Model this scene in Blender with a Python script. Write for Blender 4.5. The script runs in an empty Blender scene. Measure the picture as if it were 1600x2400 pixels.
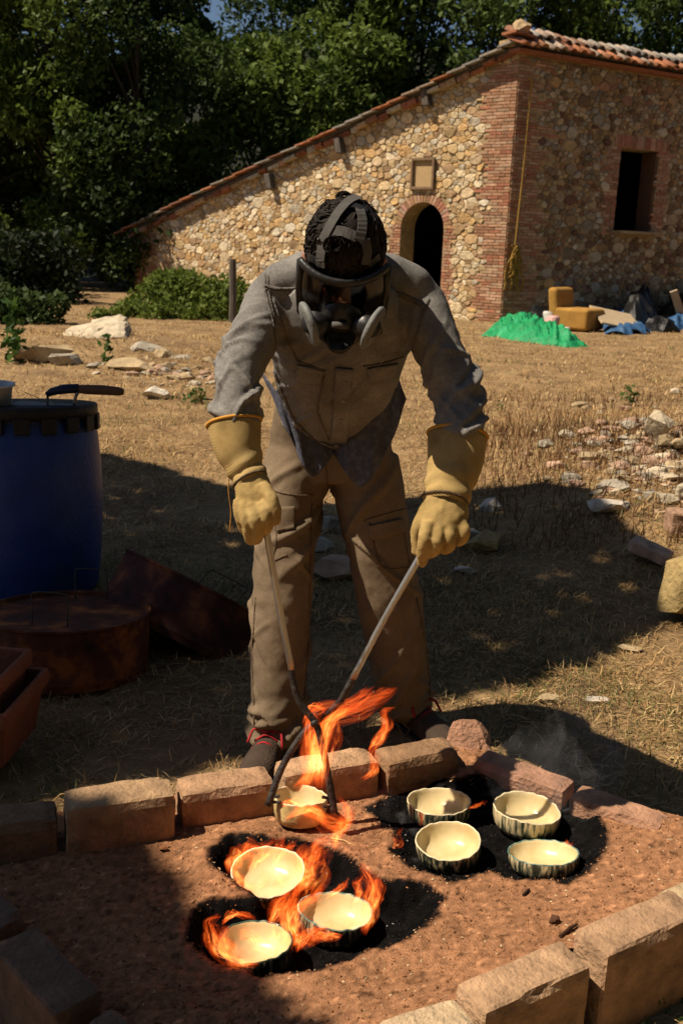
import bpy, bmesh, math, random
import numpy as np
from mathutils import Vector, Matrix, noise as mnoise
from mathutils.bvhtree import BVHTree

random.seed(7); RNG = np.random.default_rng(7)
SC = bpy.context.scene; COL = SC.collection

# ------------------------------------------------------------------ camera, sky, sun, exposure
CAM_H, PITCH, ROLL, FPX = 1.5, math.radians(15), math.radians(2), 2333.0
cam_d = bpy.data.cameras.new('camera'); cam = bpy.data.objects.new('camera', cam_d); COL.objects.link(cam)
CAM_R = Matrix.Rotation(math.pi/2-PITCH, 3, 'X') @ Matrix.Rotation(ROLL, 3, 'Z')
cam.matrix_world = Matrix.Translation((0, 0, CAM_H)) @ CAM_R.to_4x4()
cam_d.sensor_fit = 'VERTICAL'; cam_d.sensor_height = 36.0; cam_d.lens = 36.0*FPX/2400
cam_d.clip_start = 0.05; cam_d.clip_end = 400
cam_d.dof.use_dof = True; cam_d.dof.focus_distance = 2.45; cam_d.dof.aperture_fstop = 8.0
SC.camera = cam
SUN_DIR = Vector((-0.56, -0.10, 0.82)).normalized()          # towards the sun
w = bpy.data.worlds.new('World'); SC.world = w; w.use_nodes = True
nt = w.node_tree; bg = nt.nodes['Background']; sky = nt.nodes.new('ShaderNodeTexSky')
sky.sky_type = 'NISHITA'; sky.sun_disc = False
sky.sun_elevation = math.asin(SUN_DIR.z); sky.sun_rotation = math.atan2(SUN_DIR.x, SUN_DIR.y)
sky.dust_density = 0.6; sky.air_density = 0.75
nt.links.new(sky.outputs[0], bg.inputs[0]); bg.inputs[1].default_value = 0.05
sd = bpy.data.lights.new('sun', 'SUN'); sd.energy = 5.0; sd.angle = math.radians(0.53); sd.color = (1.0, 0.86, 0.68)
sun = bpy.data.objects.new('sun', sd); COL.objects.link(sun)
sun.rotation_euler = SUN_DIR.to_track_quat('Z', 'Y').to_euler(); sun.location = (-20, -5, 30)
vs = SC.view_settings; vs.view_transform = 'Standard'; vs.look = 'None'; vs.gamma = 1; vs.exposure = 0.44
vs.use_curve_mapping = False
SC.cycles.use_denoising = True
SC.cycles.max_bounces = 6; SC.cycles.diffuse_bounces = 1; SC.cycles.transparent_max_bounces = 24
SC.cycles.caustics_reflective = False; SC.cycles.caustics_refractive = False

# ------------------------------------------------------------------ helpers
def ray(px, py): return (CAM_R @ Vector(((px-800)/FPX, -(py-1200)/FPX, -1.0)))
CAMP = Vector((0, 0, CAM_H))
def G(px, py, z=0.0):
    d = ray(px, py); return CAMP + d*((z-CAM_H)/d.z)
def P(px, py, Y):
    d = ray(px, py); return CAMP + d*(Y/d.y)
def on_plane(px, py, o, n):
    d = ray(px, py); return CAMP + d*((o-CAMP).dot(n)/d.dot(n))

def _h(ix, iy, iz, s):
    n = (ix*374761393 + iy*668265263 + iz*2147483647 + s*1274126177) & 0xFFFFFFFF
    n = ((n ^ (n >> 13))*1274126177) & 0xFFFFFFFF
    return ((n ^ (n >> 16)) & 0xFFFF)/65535.0
def vn(p, s=0):
    """value noise in [-1,1] on an N x 3 array"""
    p = np.asarray(p, float); i = np.floor(p).astype(np.int64); f = p-i; f = f*f*(3-2*f)
    r = 0
    for a in (0, 1):
        for b in (0, 1):
            for c in (0, 1):
                wgt = (f[:, 0] if a else 1-f[:, 0])*(f[:, 1] if b else 1-f[:, 1])*(f[:, 2] if c else 1-f[:, 2])
                r = r + wgt*_h(i[:, 0]+a, i[:, 1]+b, i[:, 2]+c, s)
    return r*2-1
def fbm(p, s=0, o=3):
    p = np.asarray(p, float); r = 0; a = 1.0; t = 0
    for k in range(o): r = r+a*vn(p*2**k+17.3*k, s+k); t += a; a *= .5
    return r/t

def tag(o, label=None, cat=None, group=None, kind=None):
    if label: o['label'] = label
    if cat: o['category'] = cat
    if group: o['group'] = group
    if kind: o['kind'] = kind
    return o
def top_of(o):
    while o.parent: o = o.parent
    return o
def attach(o, parent):
    o.parent = parent
    if parent.parent is None: o.matrix_parent_inverse = Matrix.Translation(-Vector(parent.location))
def empty(name, loc):
    o = bpy.data.objects.new(name, None); o.empty_display_size = .1; o.location = loc; COL.objects.link(o); return o
def link_mesh(name, me, parent=None, origin=None):
    o = bpy.data.objects.new(name, me); COL.objects.link(o)
    if origin is not None:
        me.transform(Matrix.Translation(-Vector(origin))); o.location = origin
    if parent is not None: attach(o, parent)
    return o
def mesh(name, v, f, m, parent=None, smooth=False, origin=None, cols=None):
    me = bpy.data.meshes.new(name)
    if isinstance(f, np.ndarray):
        v = np.asarray(v, np.float32); n = f.shape[1]
        me.vertices.add(len(v)); me.vertices.foreach_set('co', v.ravel())
        me.loops.add(f.size); me.loops.foreach_set('vertex_index', f.astype(np.int32).ravel())
        me.polygons.add(len(f)); me.polygons.foreach_set('loop_start', np.arange(0, f.size, n, dtype=np.int32))
        me.update(calc_edges=True); me.validate()
    else:
        me.from_pydata([tuple(x) for x in v], [], [tuple(x) for x in f]); me.update()
    if smooth: me.polygons.foreach_set('use_smooth', [True]*len(me.polygons))
    ms = m if isinstance(m, (list, tuple)) else [m]
    for x in ms: me.materials.append(x)
    if cols is not None: set_cols(me, cols)
    return link_mesh(name, me, parent, origin)
def set_cols(me, c, name='col'):
    c = np.asarray(c, np.float32)
    if c.ndim == 1: c = np.tile(c, (len(me.vertices), 1))
    if c.shape[1] == 3: c = np.hstack([c, np.ones((len(c), 1), np.float32)])
    a = me.attributes.new(name, 'FLOAT_COLOR', 'POINT'); a.data.foreach_set('color', c.ravel())
def fix_normals(me):
    b = bmesh.new(); b.from_mesh(me); bmesh.ops.recalc_face_normals(b, faces=b.faces); b.to_mesh(me); b.free()

class MB:
    """collects verts and faces into one mesh"""
    def __init__(s): s.v = []; s.f = []; s.c = []
    def add(s, v, f, c=None):
        n = len(s.v); s.v += [tuple(x) for x in v]; s.f += [tuple(i+n for i in x) for x in f]
        if c is not None: s.c += [tuple(c)]*len(v)
        return s
    def box(s, c, e, ax=None, col=None):
        ax = ax or (Vector((1, 0, 0)), Vector((0, 1, 0)), Vector((0, 0, 1))); c = Vector(c); v = []
        for z in (-1, 1):
            for y in (-1, 1):
                for x in (-1, 1): v.append(c+ax[0]*(x*e[0]/2)+ax[1]*(y*e[1]/2)+ax[2]*(z*e[2]/2))
        return s.add(v, [(0, 2, 3, 1), (4, 5, 7, 6), (0, 1, 5, 4), (2, 6, 7, 3), (0, 4, 6, 2), (1, 3, 7, 5)], col)
    def tube(s, pts, r, side=(1, 0, 0), n=12, cap=True, col=None, tw=None):
        v, f = tube(pts, r, side, n, cap, tw); return s.add(v, f, col)
    def build(s, name, m, parent=None, smooth=False, origin=None, bevel=0, kind=None):
        o = mesh(name, s.v, s.f, m, parent, smooth, origin, s.c if s.c else None)
        fix_normals(o.data)
        if bevel:
            b = o.modifiers.new('b', 'BEVEL'); b.width = bevel; b.segments = 2; b.limit_method = 'ANGLE'
        if kind: o['kind'] = kind
        return o
def tube(pts, r, side=(1, 0, 0), n=12, cap=True, tw=None):
    """loft of ellipses along pts; r = list of (rx, ry) or floats"""
    pts = [Vector(p) for p in pts]; side = Vector(side); v = []; f = []
    if not isinstance(r, (list, tuple)): r = [r]*len(pts)
    for i, p in enumerate(pts):
        t = (pts[min(i+1, len(pts)-1)]-pts[max(i-1, 0)]).normalized()
        e1 = side-t*side.dot(t)
        if e1.length < 1e-4: e1 = Vector((0, 1, 0))-t*t.y
        e1.normalize(); e2 = t.cross(e1)
        rx, ry = r[i] if isinstance(r[i], (list, tuple)) else (r[i], r[i])
        for k in range(n):
            a = 2*math.pi*k/n+(tw[i] if tw else 0); v.append(p+e1*(math.cos(a)*rx)+e2*(math.sin(a)*ry))
    for i in range(len(pts)-1):
        for k in range(n):
            a = i*n+k; b = i*n+(k+1) % n; f.append((a, b, b+n, a+n))
    if cap:
        f.append(tuple(range(n))[::-1]); f.append(tuple(range((len(pts)-1)*n, len(pts)*n)))
    return v, f
def spline(pts, k=6):
    """Catmull-Rom through points (any dimension)"""
    p = [np.asarray(x, float) for x in pts]; p = [2*p[0]-p[1]]+p+[2*p[-1]-p[-2]]; out = []
    for i in range(1, len(p)-2):
        for j in range(k):
            t = j/k
            out.append(.5*((2*p[i])+(-p[i-1]+p[i+1])*t+(2*p[i-1]-5*p[i]+4*p[i+1]-p[i+2])*t*t+(-p[i-1]+3*p[i]-3*p[i+1]+p[i+2])*t**3))
    out.append(p[-2]); return out
def spts(pts, k=6): return [Vector(x) for x in spline([tuple(p) for p in pts], k)]
def ellipsoid(c, ax, n=20, m=12):
    """ax = three vectors (axes times radius)"""
    c = Vector(c); v = [c+ax[2]]; f = []
    for i in range(1, m):
        t = math.pi*i/m
        for k in range(n):
            a = 2*math.pi*k/n; v.append(c+ax[2]*math.cos(t)+(ax[0]*math.cos(a)+ax[1]*math.sin(a))*math.sin(t))
    v.append(c-ax[2]); L = len(v)-1
    for k in range(n):
        f.append((0, 1+k, 1+(k+1) % n)); f.append((L, L-n+(k+1) % n, L-n+k))
    for i in range(m-2):
        for k in range(n):
            a = 1+i*n+k; b = 1+i*n+(k+1) % n; f.append((a, a+n, b+n, b))
    return v, f
def remesh(mb, voxel, smooth=4, fac=.5):
    """union of the closed pieces in mb as one continuous skin -> (verts, faces) arrays"""
    me = bpy.data.meshes.new('tmp'); me.from_pydata(mb.v, [], mb.f); me.update()
    fix_normals(me)
    o = bpy.data.objects.new('tmp', me); COL.objects.link(o)
    r = o.modifiers.new('r', 'REMESH'); r.mode = 'VOXEL'; r.voxel_size = voxel
    s = o.modifiers.new('s', 'SMOOTH'); s.iterations = smooth; s.factor = fac
    dg = bpy.context.evaluated_depsgraph_get(); ev = o.evaluated_get(dg); m2 = ev.to_mesh()
    v = np.empty(len(m2.vertices)*3); m2.vertices.foreach_get('co', v); v = v.reshape(-1, 3)
    nr = np.empty(len(m2.vertices)*3); m2.vertices.foreach_get('normal', nr); nr = nr.reshape(-1, 3)
    f = [tuple(p.vertices) for p in m2.polygons]
    ev.to_mesh_clear(); bpy.data.objects.remove(o); bpy.data.meshes.remove(me)
    return v, nr, f

# ------------------------------------------------------------------ materials
def mat(name, cols, scale=6, rough=.8, bump=.0, bscale=40, detail=6, attr=False, metallic=0, spec=.3, dist=.02, stretch=None, vary=.35):
    """principled; colour = ramp over two noises (or the mesh's own colour attribute, mottled)"""
    m = bpy.data.materials.new(name); m.use_nodes = True; n = m.node_tree.nodes; l = m.node_tree.links
    b = n['Principled BSDF']; b.inputs['Roughness'].default_value = rough; b.inputs['Metallic'].default_value = metallic
    b.inputs['Specular IOR Level'].default_value = spec
    tc = n.new('ShaderNodeTexCoord'); src = tc.outputs['Object']
    if stretch:
        mp = n.new('ShaderNodeMapping'); mp.inputs['Scale'].default_value = stretch; l.new(src, mp.inputs[0]); src = mp.outputs[0]
    no = n.new('ShaderNodeTexNoise'); no.inputs['Scale'].default_value = scale; no.inputs['Detail'].default_value = detail
    no.inputs['Roughness'].default_value = .62; l.new(src, no.inputs['Vector'])
    rp = n.new('ShaderNodeValToRGB'); l.new(no.outputs[0], rp.inputs[0])
    if attr:
        e = rp.color_ramp.elements; e[0].position = .3; e[1].position = .72
        e[0].color = (1-vary,)*3+(1,); e[1].color = (1+vary*.6,)*3+(1,)
        at = n.new('ShaderNodeAttribute'); at.attribute_name = 'col'
        mx = n.new('ShaderNodeMix'); mx.data_type = 'RGBA'; mx.blend_type = 'MULTIPLY'; mx.inputs[0].default_value = 1
        l.new(at.outputs['Color'], mx.inputs[6]); l.new(rp.outputs[0], mx.inputs[7]); l.new(mx.outputs[2], b.inputs['Base Color'])
    else:
        e = rp.color_ramp.elements; k = len(cols)
        for i in range(k-2): e.new(.5)
        for i in range(k): e[i].position = .3+.42*i/max(1, k-1); e[i].color = tuple(cols[i])+(1,)
        l.new(rp.outputs[0], b.inputs['Base Color'])
    if bump:
        n2 = n.new('ShaderNodeTexNoise'); n2.inputs['Scale'].default_value = bscale; n2.inputs['Detail'].default_value = 5
        l.new(src, n2.inputs['Vector'])
        bp = n.new('ShaderNodeBump'); bp.inputs['Strength'].default_value = bump; bp.inputs['Distance'].default_value = dist
        l.new(n2.outputs[0], bp.inputs['Height']); l.new(bp.outputs[0], b.inputs['Normal'])
    m['b'] = 1
    return m
def twill(m, ax, scale, strength=.4, dist=.003):
    """woven ribs added to a fabric as relief"""
    n = m.node_tree.nodes; l = m.node_tree.links; b = n['Principled BSDF']
    tc = n.new('ShaderNodeTexCoord'); mp = n.new('ShaderNodeMapping'); mp.inputs['Rotation'].default_value = ax
    wv = n.new('ShaderNodeTexWave'); wv.inputs['Scale'].default_value = scale; wv.inputs['Distortion'].default_value = 1.2
    wv.inputs['Detail'].default_value = 2
    l.new(tc.outputs['Object'], mp.inputs[0]); l.new(mp.outputs[0], wv.inputs[0])
    bp = n.new('ShaderNodeBump'); bp.inputs['Strength'].default_value = strength; bp.inputs['Distance'].default_value = dist
    if b.inputs['Normal'].links: l.new(b.inputs['Normal'].links[0].from_socket, bp.inputs['Normal'])
    l.new(wv.outputs['Fac'], bp.inputs['Height']); l.new(bp.outputs[0], b.inputs['Normal']); return m
def cloth(name, cols, grain, fade, bump=.6, bs=60, dist=.006, contrast=.45):
    """woven cloth: faded patches multiplied by a fine grain, soft creases as relief"""
    m = mat(name, cols, fade, .92, bump, bs, 6, dist=dist, spec=.12); n = m.node_tree.nodes; l = m.node_tree.links; b = n['Principled BSDF']
    src = b.inputs['Base Color'].links[0].from_socket; tc = n.new('ShaderNodeTexCoord'); no = n.new('ShaderNodeTexNoise'); no.inputs['Scale'].default_value = grain; no.inputs['Detail'].default_value = 4; l.new(tc.outputs['Object'], no.inputs['Vector'])
    rp = n.new('ShaderNodeValToRGB'); e = rp.color_ramp.elements; e[0].position = .32; e[0].color = (1-contrast,)*3+(1,); e[1].position = .68; e[1].color = (1+contrast*.6,)*3+(1,); l.new(no.outputs[0], rp.inputs[0])
    mx = n.new('ShaderNodeMix'); mx.data_type = 'RGBA'; mx.blend_type = 'MULTIPLY'; mx.inputs[0].default_value = 1; l.new(src, mx.inputs[6]); l.new(rp.outputs[0], mx.inputs[7]); l.new(mx.outputs[2], b.inputs['Base Color']); return m
def leaf_mat(name, rough=.45, trans=.25, sp=.15):
    m = bpy.data.materials.new(name); m.use_nodes = True; n = m.node_tree.nodes; l = m.node_tree.links
    b = n['Principled BSDF']; b.inputs['Roughness'].default_value = rough; b.inputs['Specular IOR Level'].default_value = sp
    at = n.new('ShaderNodeAttribute'); at.attribute_name = 'col'; l.new(at.outputs['Color'], b.inputs['Base Color'])
    if trans:
        tr = n.new('ShaderNodeBsdfTranslucent'); l.new(at.outputs['Color'], tr.inputs['Color'])
        mx = n.new('ShaderNodeMixShader'); mx.inputs[0].default_value = trans
        l.new(b.outputs[0], mx.inputs[1]); l.new(tr.outputs[0], mx.inputs[2]); l.new(mx.outputs[0], n['Material Output'].inputs[0])
    return m
M = {}
M['soil'] = mat('dry_soil', [(.13, .08, .038), (.25, .16, .075), (.36, .245, .12)], 2.2, .95, .8, 22, 8, dist=.03)
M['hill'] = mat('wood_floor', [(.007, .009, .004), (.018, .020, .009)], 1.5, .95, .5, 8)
M['grass'] = leaf_mat('grass_blades', .6, .15)
M['leaf'] = leaf_mat('leaves', .55, .34)
M['bark'] = mat('bark', [(.035, .027, .02), (.09, .07, .05)], 9, .9, .8, 30, stretch=(1, 1, .2))
M['stone'] = mat('rubble_stone', None, 9, .9, .7, 26, 8, attr=True, dist=.02)
M['brick'] = mat('barn_brick', None, 14, .9, .5, 60, 6, attr=True, dist=.01)
M['mortar'] = mat('lime_mortar', [(.26, .18, .09), (.40, .29, .155), (.50, .38, .22)], 7, .95, .8, 30, 8, dist=.03)
M['dark_in'] = mat('dark_interior', [(.02, .016, .012), (.04, .03, .02)], 3, .95)  # the unlit interior's darkness is put into a near-black wall colour
M['tile'] = mat('roof_clay', None, 16, .85, .6, 40, 7, attr=True, dist=.01, vary=.6)
M['oldwood'] = mat('weathered_wood', [(.06, .05, .04), (.17, .145, .115)], 7, .85, .5, 50, stretch=(4, 4, .5))
M['block'] = mat('clay_block', None, 16, .92, .9, 90, 9, attr=True, dist=.008, vary=.5)
M['rock'] = mat('field_stone', None, 7, .92, .9, 40, 9, attr=True, dist=.015, vary=.4)
# ------------------------------------------------------------------ ground
def mound(x, y):
    e = lambda cx, cy, sx, sy, h: h*np.exp(-((x-cx)/sx)**2-((y-cy)/sy)**2)
    return e(2.6, 7.2, 1.5, 1.4, .36)+e(1.0, 5.6, .9, .8, .07)+e(-3.2, 13.8, 2.0, 1.2, .22)+e(1.9, 5.3, .5, .9, .08)+e(.92, 1.42, .30, .28, .075)
def ground_z(x, y):
    x = np.asarray(x, float); y = np.asarray(y, float); sh = x.shape
    p = np.stack([x.ravel(), y.ravel(), np.zeros(x.size)], 1)
    far = np.clip((y.ravel()-1)/6, 0, 1)
    z = fbm(p*1.1, 3, 3)*.035*far+vn(p*7, 9)*.008*(.4+.6*far)
    z = z+mound(p[:, 0], p[:, 1])
    d = p[:, 1]-36-.25*np.abs(p[:, 0]); z = z+np.clip(d, 0, 40)*.36*(1+.1*vn(p*.2, 5))
    z = z-.012*np.clip(1-np.abs(p[:, 1]-2)/.9, 0, 1)
    return z.reshape(sh)
def axis(lim, fine, step, grow):
    a = [0.0]; s = step
    while a[-1] < lim:
        if a[-1] > fine: s *= grow
        a.append(a[-1]+s)
    return np.array(a)
ax_ = axis(95, 3.2, .045, 1.06); gx = np.concatenate([-ax_[:0:-1], ax_]); ay_ = axis(95, 6.5, .045, 1.05); ab_ = axis(30, .5, .15, 1.15)
gy = np.concatenate([-ab_[:0:-1], ay_])+1.0
X, Y = np.meshgrid(gx, gy); Z = ground_z(X, Y)
def grid_faces(nx, ny):
    i = np.arange(nx*ny).reshape(ny, nx)
    return np.stack([i[:-1, :-1], i[:-1, 1:], i[1:, 1:], i[1:, :-1]], -1).reshape(-1, 4)
gf = grid_faces(len(gx), len(gy)); gv = np.stack([X.ravel(), Y.ravel(), Z.ravel()], 1)
cy = gv[gf].mean(1)[:, 1]
near = gf[cy < 35]; farf = gf[cy >= 35]
def sub(v, f):
    u, inv = np.unique(f.ravel(), return_inverse=True); return v[u], inv.reshape(f.shape)
gnd = mesh('ground', *sub(gv, near), M['soil'], smooth=True); tag(gnd, 'dry straw-coloured field of cut grass around the sand pit', None, None, 'structure')
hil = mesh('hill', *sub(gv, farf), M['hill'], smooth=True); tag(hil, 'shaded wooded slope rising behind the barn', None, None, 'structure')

# ------------------------------------------------------------------ barn
A0 = Vector((3.30, 22.0, 0)); B0 = Vector((-6.08, 29.0, 0))
BZ = -.25
ug = (B0-A0); LG = ug.length; ug.normalize(); UP = Vector((0, 0, 1)); ng = Vector((-abs(ug.y), -abs(ug.x), 0)).normalized()
uf = Vector((math.cos(math.radians(31)), math.sin(math.radians(31)), 0)); nf = Vector((uf.y, -uf.x, 0)); LF = 9.5
def guv(px, py):
    q = on_plane(px, py, A0, ng)-A0; return q.dot(ug), q.z
def fuv(px, py):
    q = on_plane(px, py, A0, nf)-A0; return q.dot(uf), q.z
HA = P(1218, 118, 22.0).z; HB = guv(318, 548)[1]+.02
barn = empty('stone_barn', A0)
tag(barn, 'old rubble stone barn with brick corners, sloping tile roof and arched doorway', 'barn')
def roofline(u): return HA+(HB-HA)*(u/LG)
def plate(mbx, poly, o, u, n, depth):
    """prism: polygon (u,v) on wall plane, thickened inwards by depth"""
    k = len(poly); v = [o+u*p[0]+UP*p[1] for p in poly]; v += [q-n*depth for q in v]
    mbx.add(v, [tuple(range(k)), tuple(range(k, 2*k))[::-1]]+[(i, i+k, (i+1) % k+k, (i+1) % k) for i in range(k)])
# door opening on the gable
dl, _ = guv(937, 600); dr, _ = guv(1036, 600); dtop = guv(985, 474)[1]
dcx = (dl+dr)/2; drad = abs(dl-dr)/2; dspr = dtop-drad
lo, hi = dcx-drad, dcx+drad
arc = [(dcx+drad*math.cos(a), dspr+drad*math.sin(a)) for a in np.linspace(0, math.pi, 13)]
g = MB()
plate(g, [(0, BZ), (lo, BZ), (lo, roofline(lo)), (0, roofline(0))], A0, ug, ng, .55)
plate(g, [(hi, BZ), (LG, BZ), (LG, roofline(LG)), (hi, roofline(hi))], A0, ug, ng, .55)
for i in range(12):
    (u0, v0), (u1, v1) = arc[i], arc[i+1]
    plate(g, [(u1, v1), (u0, v0), (u0, roofline(u0)), (u1, roofline(u1))], A0, ug, ng, .55)
gable = g.build('gable_wall', M['mortar'], barn)
# window opening on the side wall
wl, wt = fuv(1453, 346); wr, _ = fuv(1543, 353); wl2, wb = fuv(1437, 540); wr2, _ = fuv(1526, 552)
wl = (wl+wl2)/2; wr = (wr+wr2)/2
s = MB()
for q in ([(0, BZ), (wl, BZ), (wl, HA), (0, HA)], [(wr, BZ), (LF, BZ), (LF, HA), (wr, HA)], [(wl, BZ), (wr, BZ), (wr, wb), (wl, wb)], [(wl, wt), (wr, wt), (wr, HA), (wl, HA)]):
    plate(s, q, A0, uf, nf, .5)
side = s.build('side_wall', M['mortar'], barn)
bk = MB()
C1 = A0+uf*LF; C2 = B0+uf*LF
for a, b, ha, hb in ((C1, C2, HA, HB), (B0, C2, HB, HB)):
    bk.add([a+UP*BZ, b+UP*BZ, b+UP*hb, a+UP*ha]+[x-(uf if a is C1 else ug)*.4 for x in (a+UP*BZ, b+UP*BZ, b+UP*hb, a+UP*ha)],
           [(0, 1, 2, 3), (7, 6, 5, 4), (0, 4, 5, 1), (1, 5, 6, 2), (2, 6, 7, 3), (3, 7, 4, 0)])
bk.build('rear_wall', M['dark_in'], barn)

# rubble stones: weighted cells on each wall
def clip(poly, nx, ny, c):
    out = []
    for i in range(len(poly)):
        a = poly[i]; b = poly[(i+1) % len(poly)]; da = nx*a[0]+ny*a[1]-c; db = nx*b[0]+ny*b[1]-c
        if da <= 0: out.append(a)
        if da*db < 0: t = da/(da-db); out.append((a[0]+(b[0]-a[0])*t, a[1]+(b[1]-a[1])*t))
    return out
def cells(u0, u1, v0, vtop, rmin, rmax, rs, asp=1.45, tries=9000):
    pts = np.zeros((0, 2)); rr = np.zeros(0)
    for k in range(tries):
        r = rmin+(rmax-rmin)*rs.random()**2.2*(1 if k < tries*.5 else .45)
        c = np.array([u0+(u1-u0)*rs.random(), (v0+(vtop(None)-v0)*rs.random())*asp])
        if c[1] > vtop(c[0])*asp: continue
        if len(pts):
            d = np.hypot(*(pts-c).T)
            if (d < (rr+r)*.88).any(): continue
        pts = np.vstack([pts, c]); rr = np.append(rr, r)
    out = []
    for i in range(len(pts)):
        d2 = ((pts-pts[i])**2).sum(1); od = np.argsort(d2)[1:22]; s = .45
        poly = [(pts[i][0]-s, pts[i][1]-s), (pts[i][0]+s, pts[i][1]-s), (pts[i][0]+s, pts[i][1]+s), (pts[i][0]-s, pts[i][1]+s)]
        for j in od:
            nx, ny = pts[j]-pts[i]; c = ((pts[j]**2).sum()-rr[j]**2-(pts[i]**2).sum()+rr[i]**2)/2
            poly = clip(poly, nx, ny, c)
            if len(poly) < 3: break
        if len(poly) >= 3: out.append([(x, y/asp) for x, y in poly])
    return out
def area(p): return abs(sum(p[i][0]*p[(i+1) % len(p)][1]-p[(i+1) % len(p)][0]*p[i][1] for i in range(len(p))))/2
def stone_geo(poly, o, u, n, rs, gap=.0045, dmax=.024):
    cx = sum(p[0] for p in poly)/len(poly); cyy = sum(p[1] for p in poly)/len(poly); q = []
    for i in range(len(poly)):                                   # cut the corners once
        a, b = poly[i], poly[(i+1) % len(poly)]
        for t in (.14, .86): q.append((a[0]+(b[0]-a[0])*t, a[1]+(b[1]-a[1])*t))
    R = math.sqrt(area(poly)/math.pi); sc = max(.7, 1-gap/R); k = len(q); v = []
    d = .014+dmax*rs.random()*min(1, R/.1); tx, ty = rs.uniform(-.16, .16), rs.uniform(-.16, .16)
    jit = [rs.uniform(.93, 1.03) for _ in q]
    for (f, dd) in ((1, -.03), (.985, .6), (.84, 1.0)):
        for i, p in enumerate(q):
            x = (p[0]-cx)*sc*f*jit[i]; y = (p[1]-cyy)*sc*f*jit[i]
            h = dd*d+(tx*x+ty*y)*(dd > 0)+(rs.uniform(-.006, .006) if dd > 0 else 0)
            v.append(o+u*(cx+x)+UP*(cyy+y)+n*h)
    v.append(o+u*cx+UP*cyy+n*d*1.03); f = []
    for r in range(2):
        for i in range(k): f.append((r*k+i, r*k+(i+1) % k, (r+1)*k+(i+1) % k, (r+1)*k+i))
    for i in range(k): f.append((2*k+i, 2*k+(i+1) % k, 3*k))
    if u is ug: f = [t[::-1] for t in f]
    return v, f
STONE_C = [(.66, .49, .27), (.58, .41, .21), (.74, .59, .37), (.50, .33, .17), (.57, .49, .36), (.64, .41, .18), (.75, .62, .42), (.47, .31, .17), (.64, .48, .29)]
BRICK_C = [(.42, .22, .125), (.48, .27, .16), (.36, .185, .105), (.46, .30, .19), (.52, .31, .20), (.42, .17, .10)]
def pieces(geos, name, m, parent, smooth=False, lim=300, vis=None):
    """geos = (size, verts, faces, colour); the largest become objects of their own, the rest one joined part"""
    geos = sorted(geos, key=lambda g: -g[0])
    for gg in geos[:lim]: mesh(name, gg[1], gg[2], m, parent, smooth, cols=gg[3])
    if len(geos) > lim:
        r = MB()
        for gg in geos[lim:]: r.add(gg[1], gg[2], gg[3])
        o = mesh('small_'+name+'s', r.v, r.f, m, parent, smooth, cols=r.c); o['kind'] = 'stuff'
rs = random.Random(3)
def in_rect(c, r): return r[0] < c[0] < r[1] and r[2] < c[1] < r[3]
bricks = []
def brick_geo(o, u, n, u0, u1, v0, v1, d, col=None):
    c = col or rs.choice(BRICK_C); k = rs.uniform(.8, 1.15); c = tuple(x*k for x in c); e = .004
    a = rs.uniform(-.004, .004); b = rs.uniform(-.004, .004)
    P4 = [(u0, v0+a), (u1, v0+b), (u1, v1+b), (u0, v1+a)]; cu, cv = (u0+u1)/2, (v0+v1)/2
    v = [o+u*x+UP*y-n*.02 for x, y in P4]+[o+u*x+UP*y+n*d*.8 for x, y in P4]
    v += [o+u*(x+(e if x < cu else -e))+UP*(y+(e if y < cv else -e))+n*d for x, y in P4]
    f = [(i, (i+1) % 4, (i+1) % 4+4, i+4) for i in range(4)]+[(i+4, (i+1) % 4+4, (i+1) % 4+8, i+8) for i in range(4)]+[(8, 9, 10, 11)]
    if u is ug: f = [t[::-1] for t in f]
    return ((u1-u0)*(v1-v0), v, f, c)
def quoin(o, u, n, height, width, out, edge=0.0, flip=False, wmin=.15):
    """toothed brick courses rising from the ground at one end of a wall"""
    v = BZ; i = 0; occ = []; ww = width
    while v < height(0)-.05:
        h = rs.uniform(.058, .07)
        if i % 4 == 0: ww = width*rs.uniform(.5, 1.3)
        x = 0.004 if i % 2 else -.0; x0 = x; 
        while x < ww:
            L = rs.uniform(.25, .31) if not (x == x0 and i % 2) else .135
            e0, e1 = (x+.005, x+L-.005) if not flip else (edge-x-L+.005, edge-x-.005)
            if v+h < height((e0+e1)/2): out.append(brick_geo(o, u, n, e0, e1, v+.006, v+h-.006, rs.uniform(.012, .024)))
            x += L
        occ.append((v, v+h, x)); v += h; i += 1
    def test(c):
        d = c[0] if not flip else edge-c[0]
        for a, b, w_ in occ:
            if a <= c[1] < b: return d < w_+.03
        return False
    return test
gb = []; sb = []
q1 = quoin(A0, ug, ng, lambda u: roofline(u)-.1, .66, gb)
q2 = quoin(A0, ug, ng, lambda u: roofline(u)-.1, .55, gb, LG, True)
q3 = quoin(A0, uf, nf, lambda u: HA-.12, .72, sb)
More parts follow.
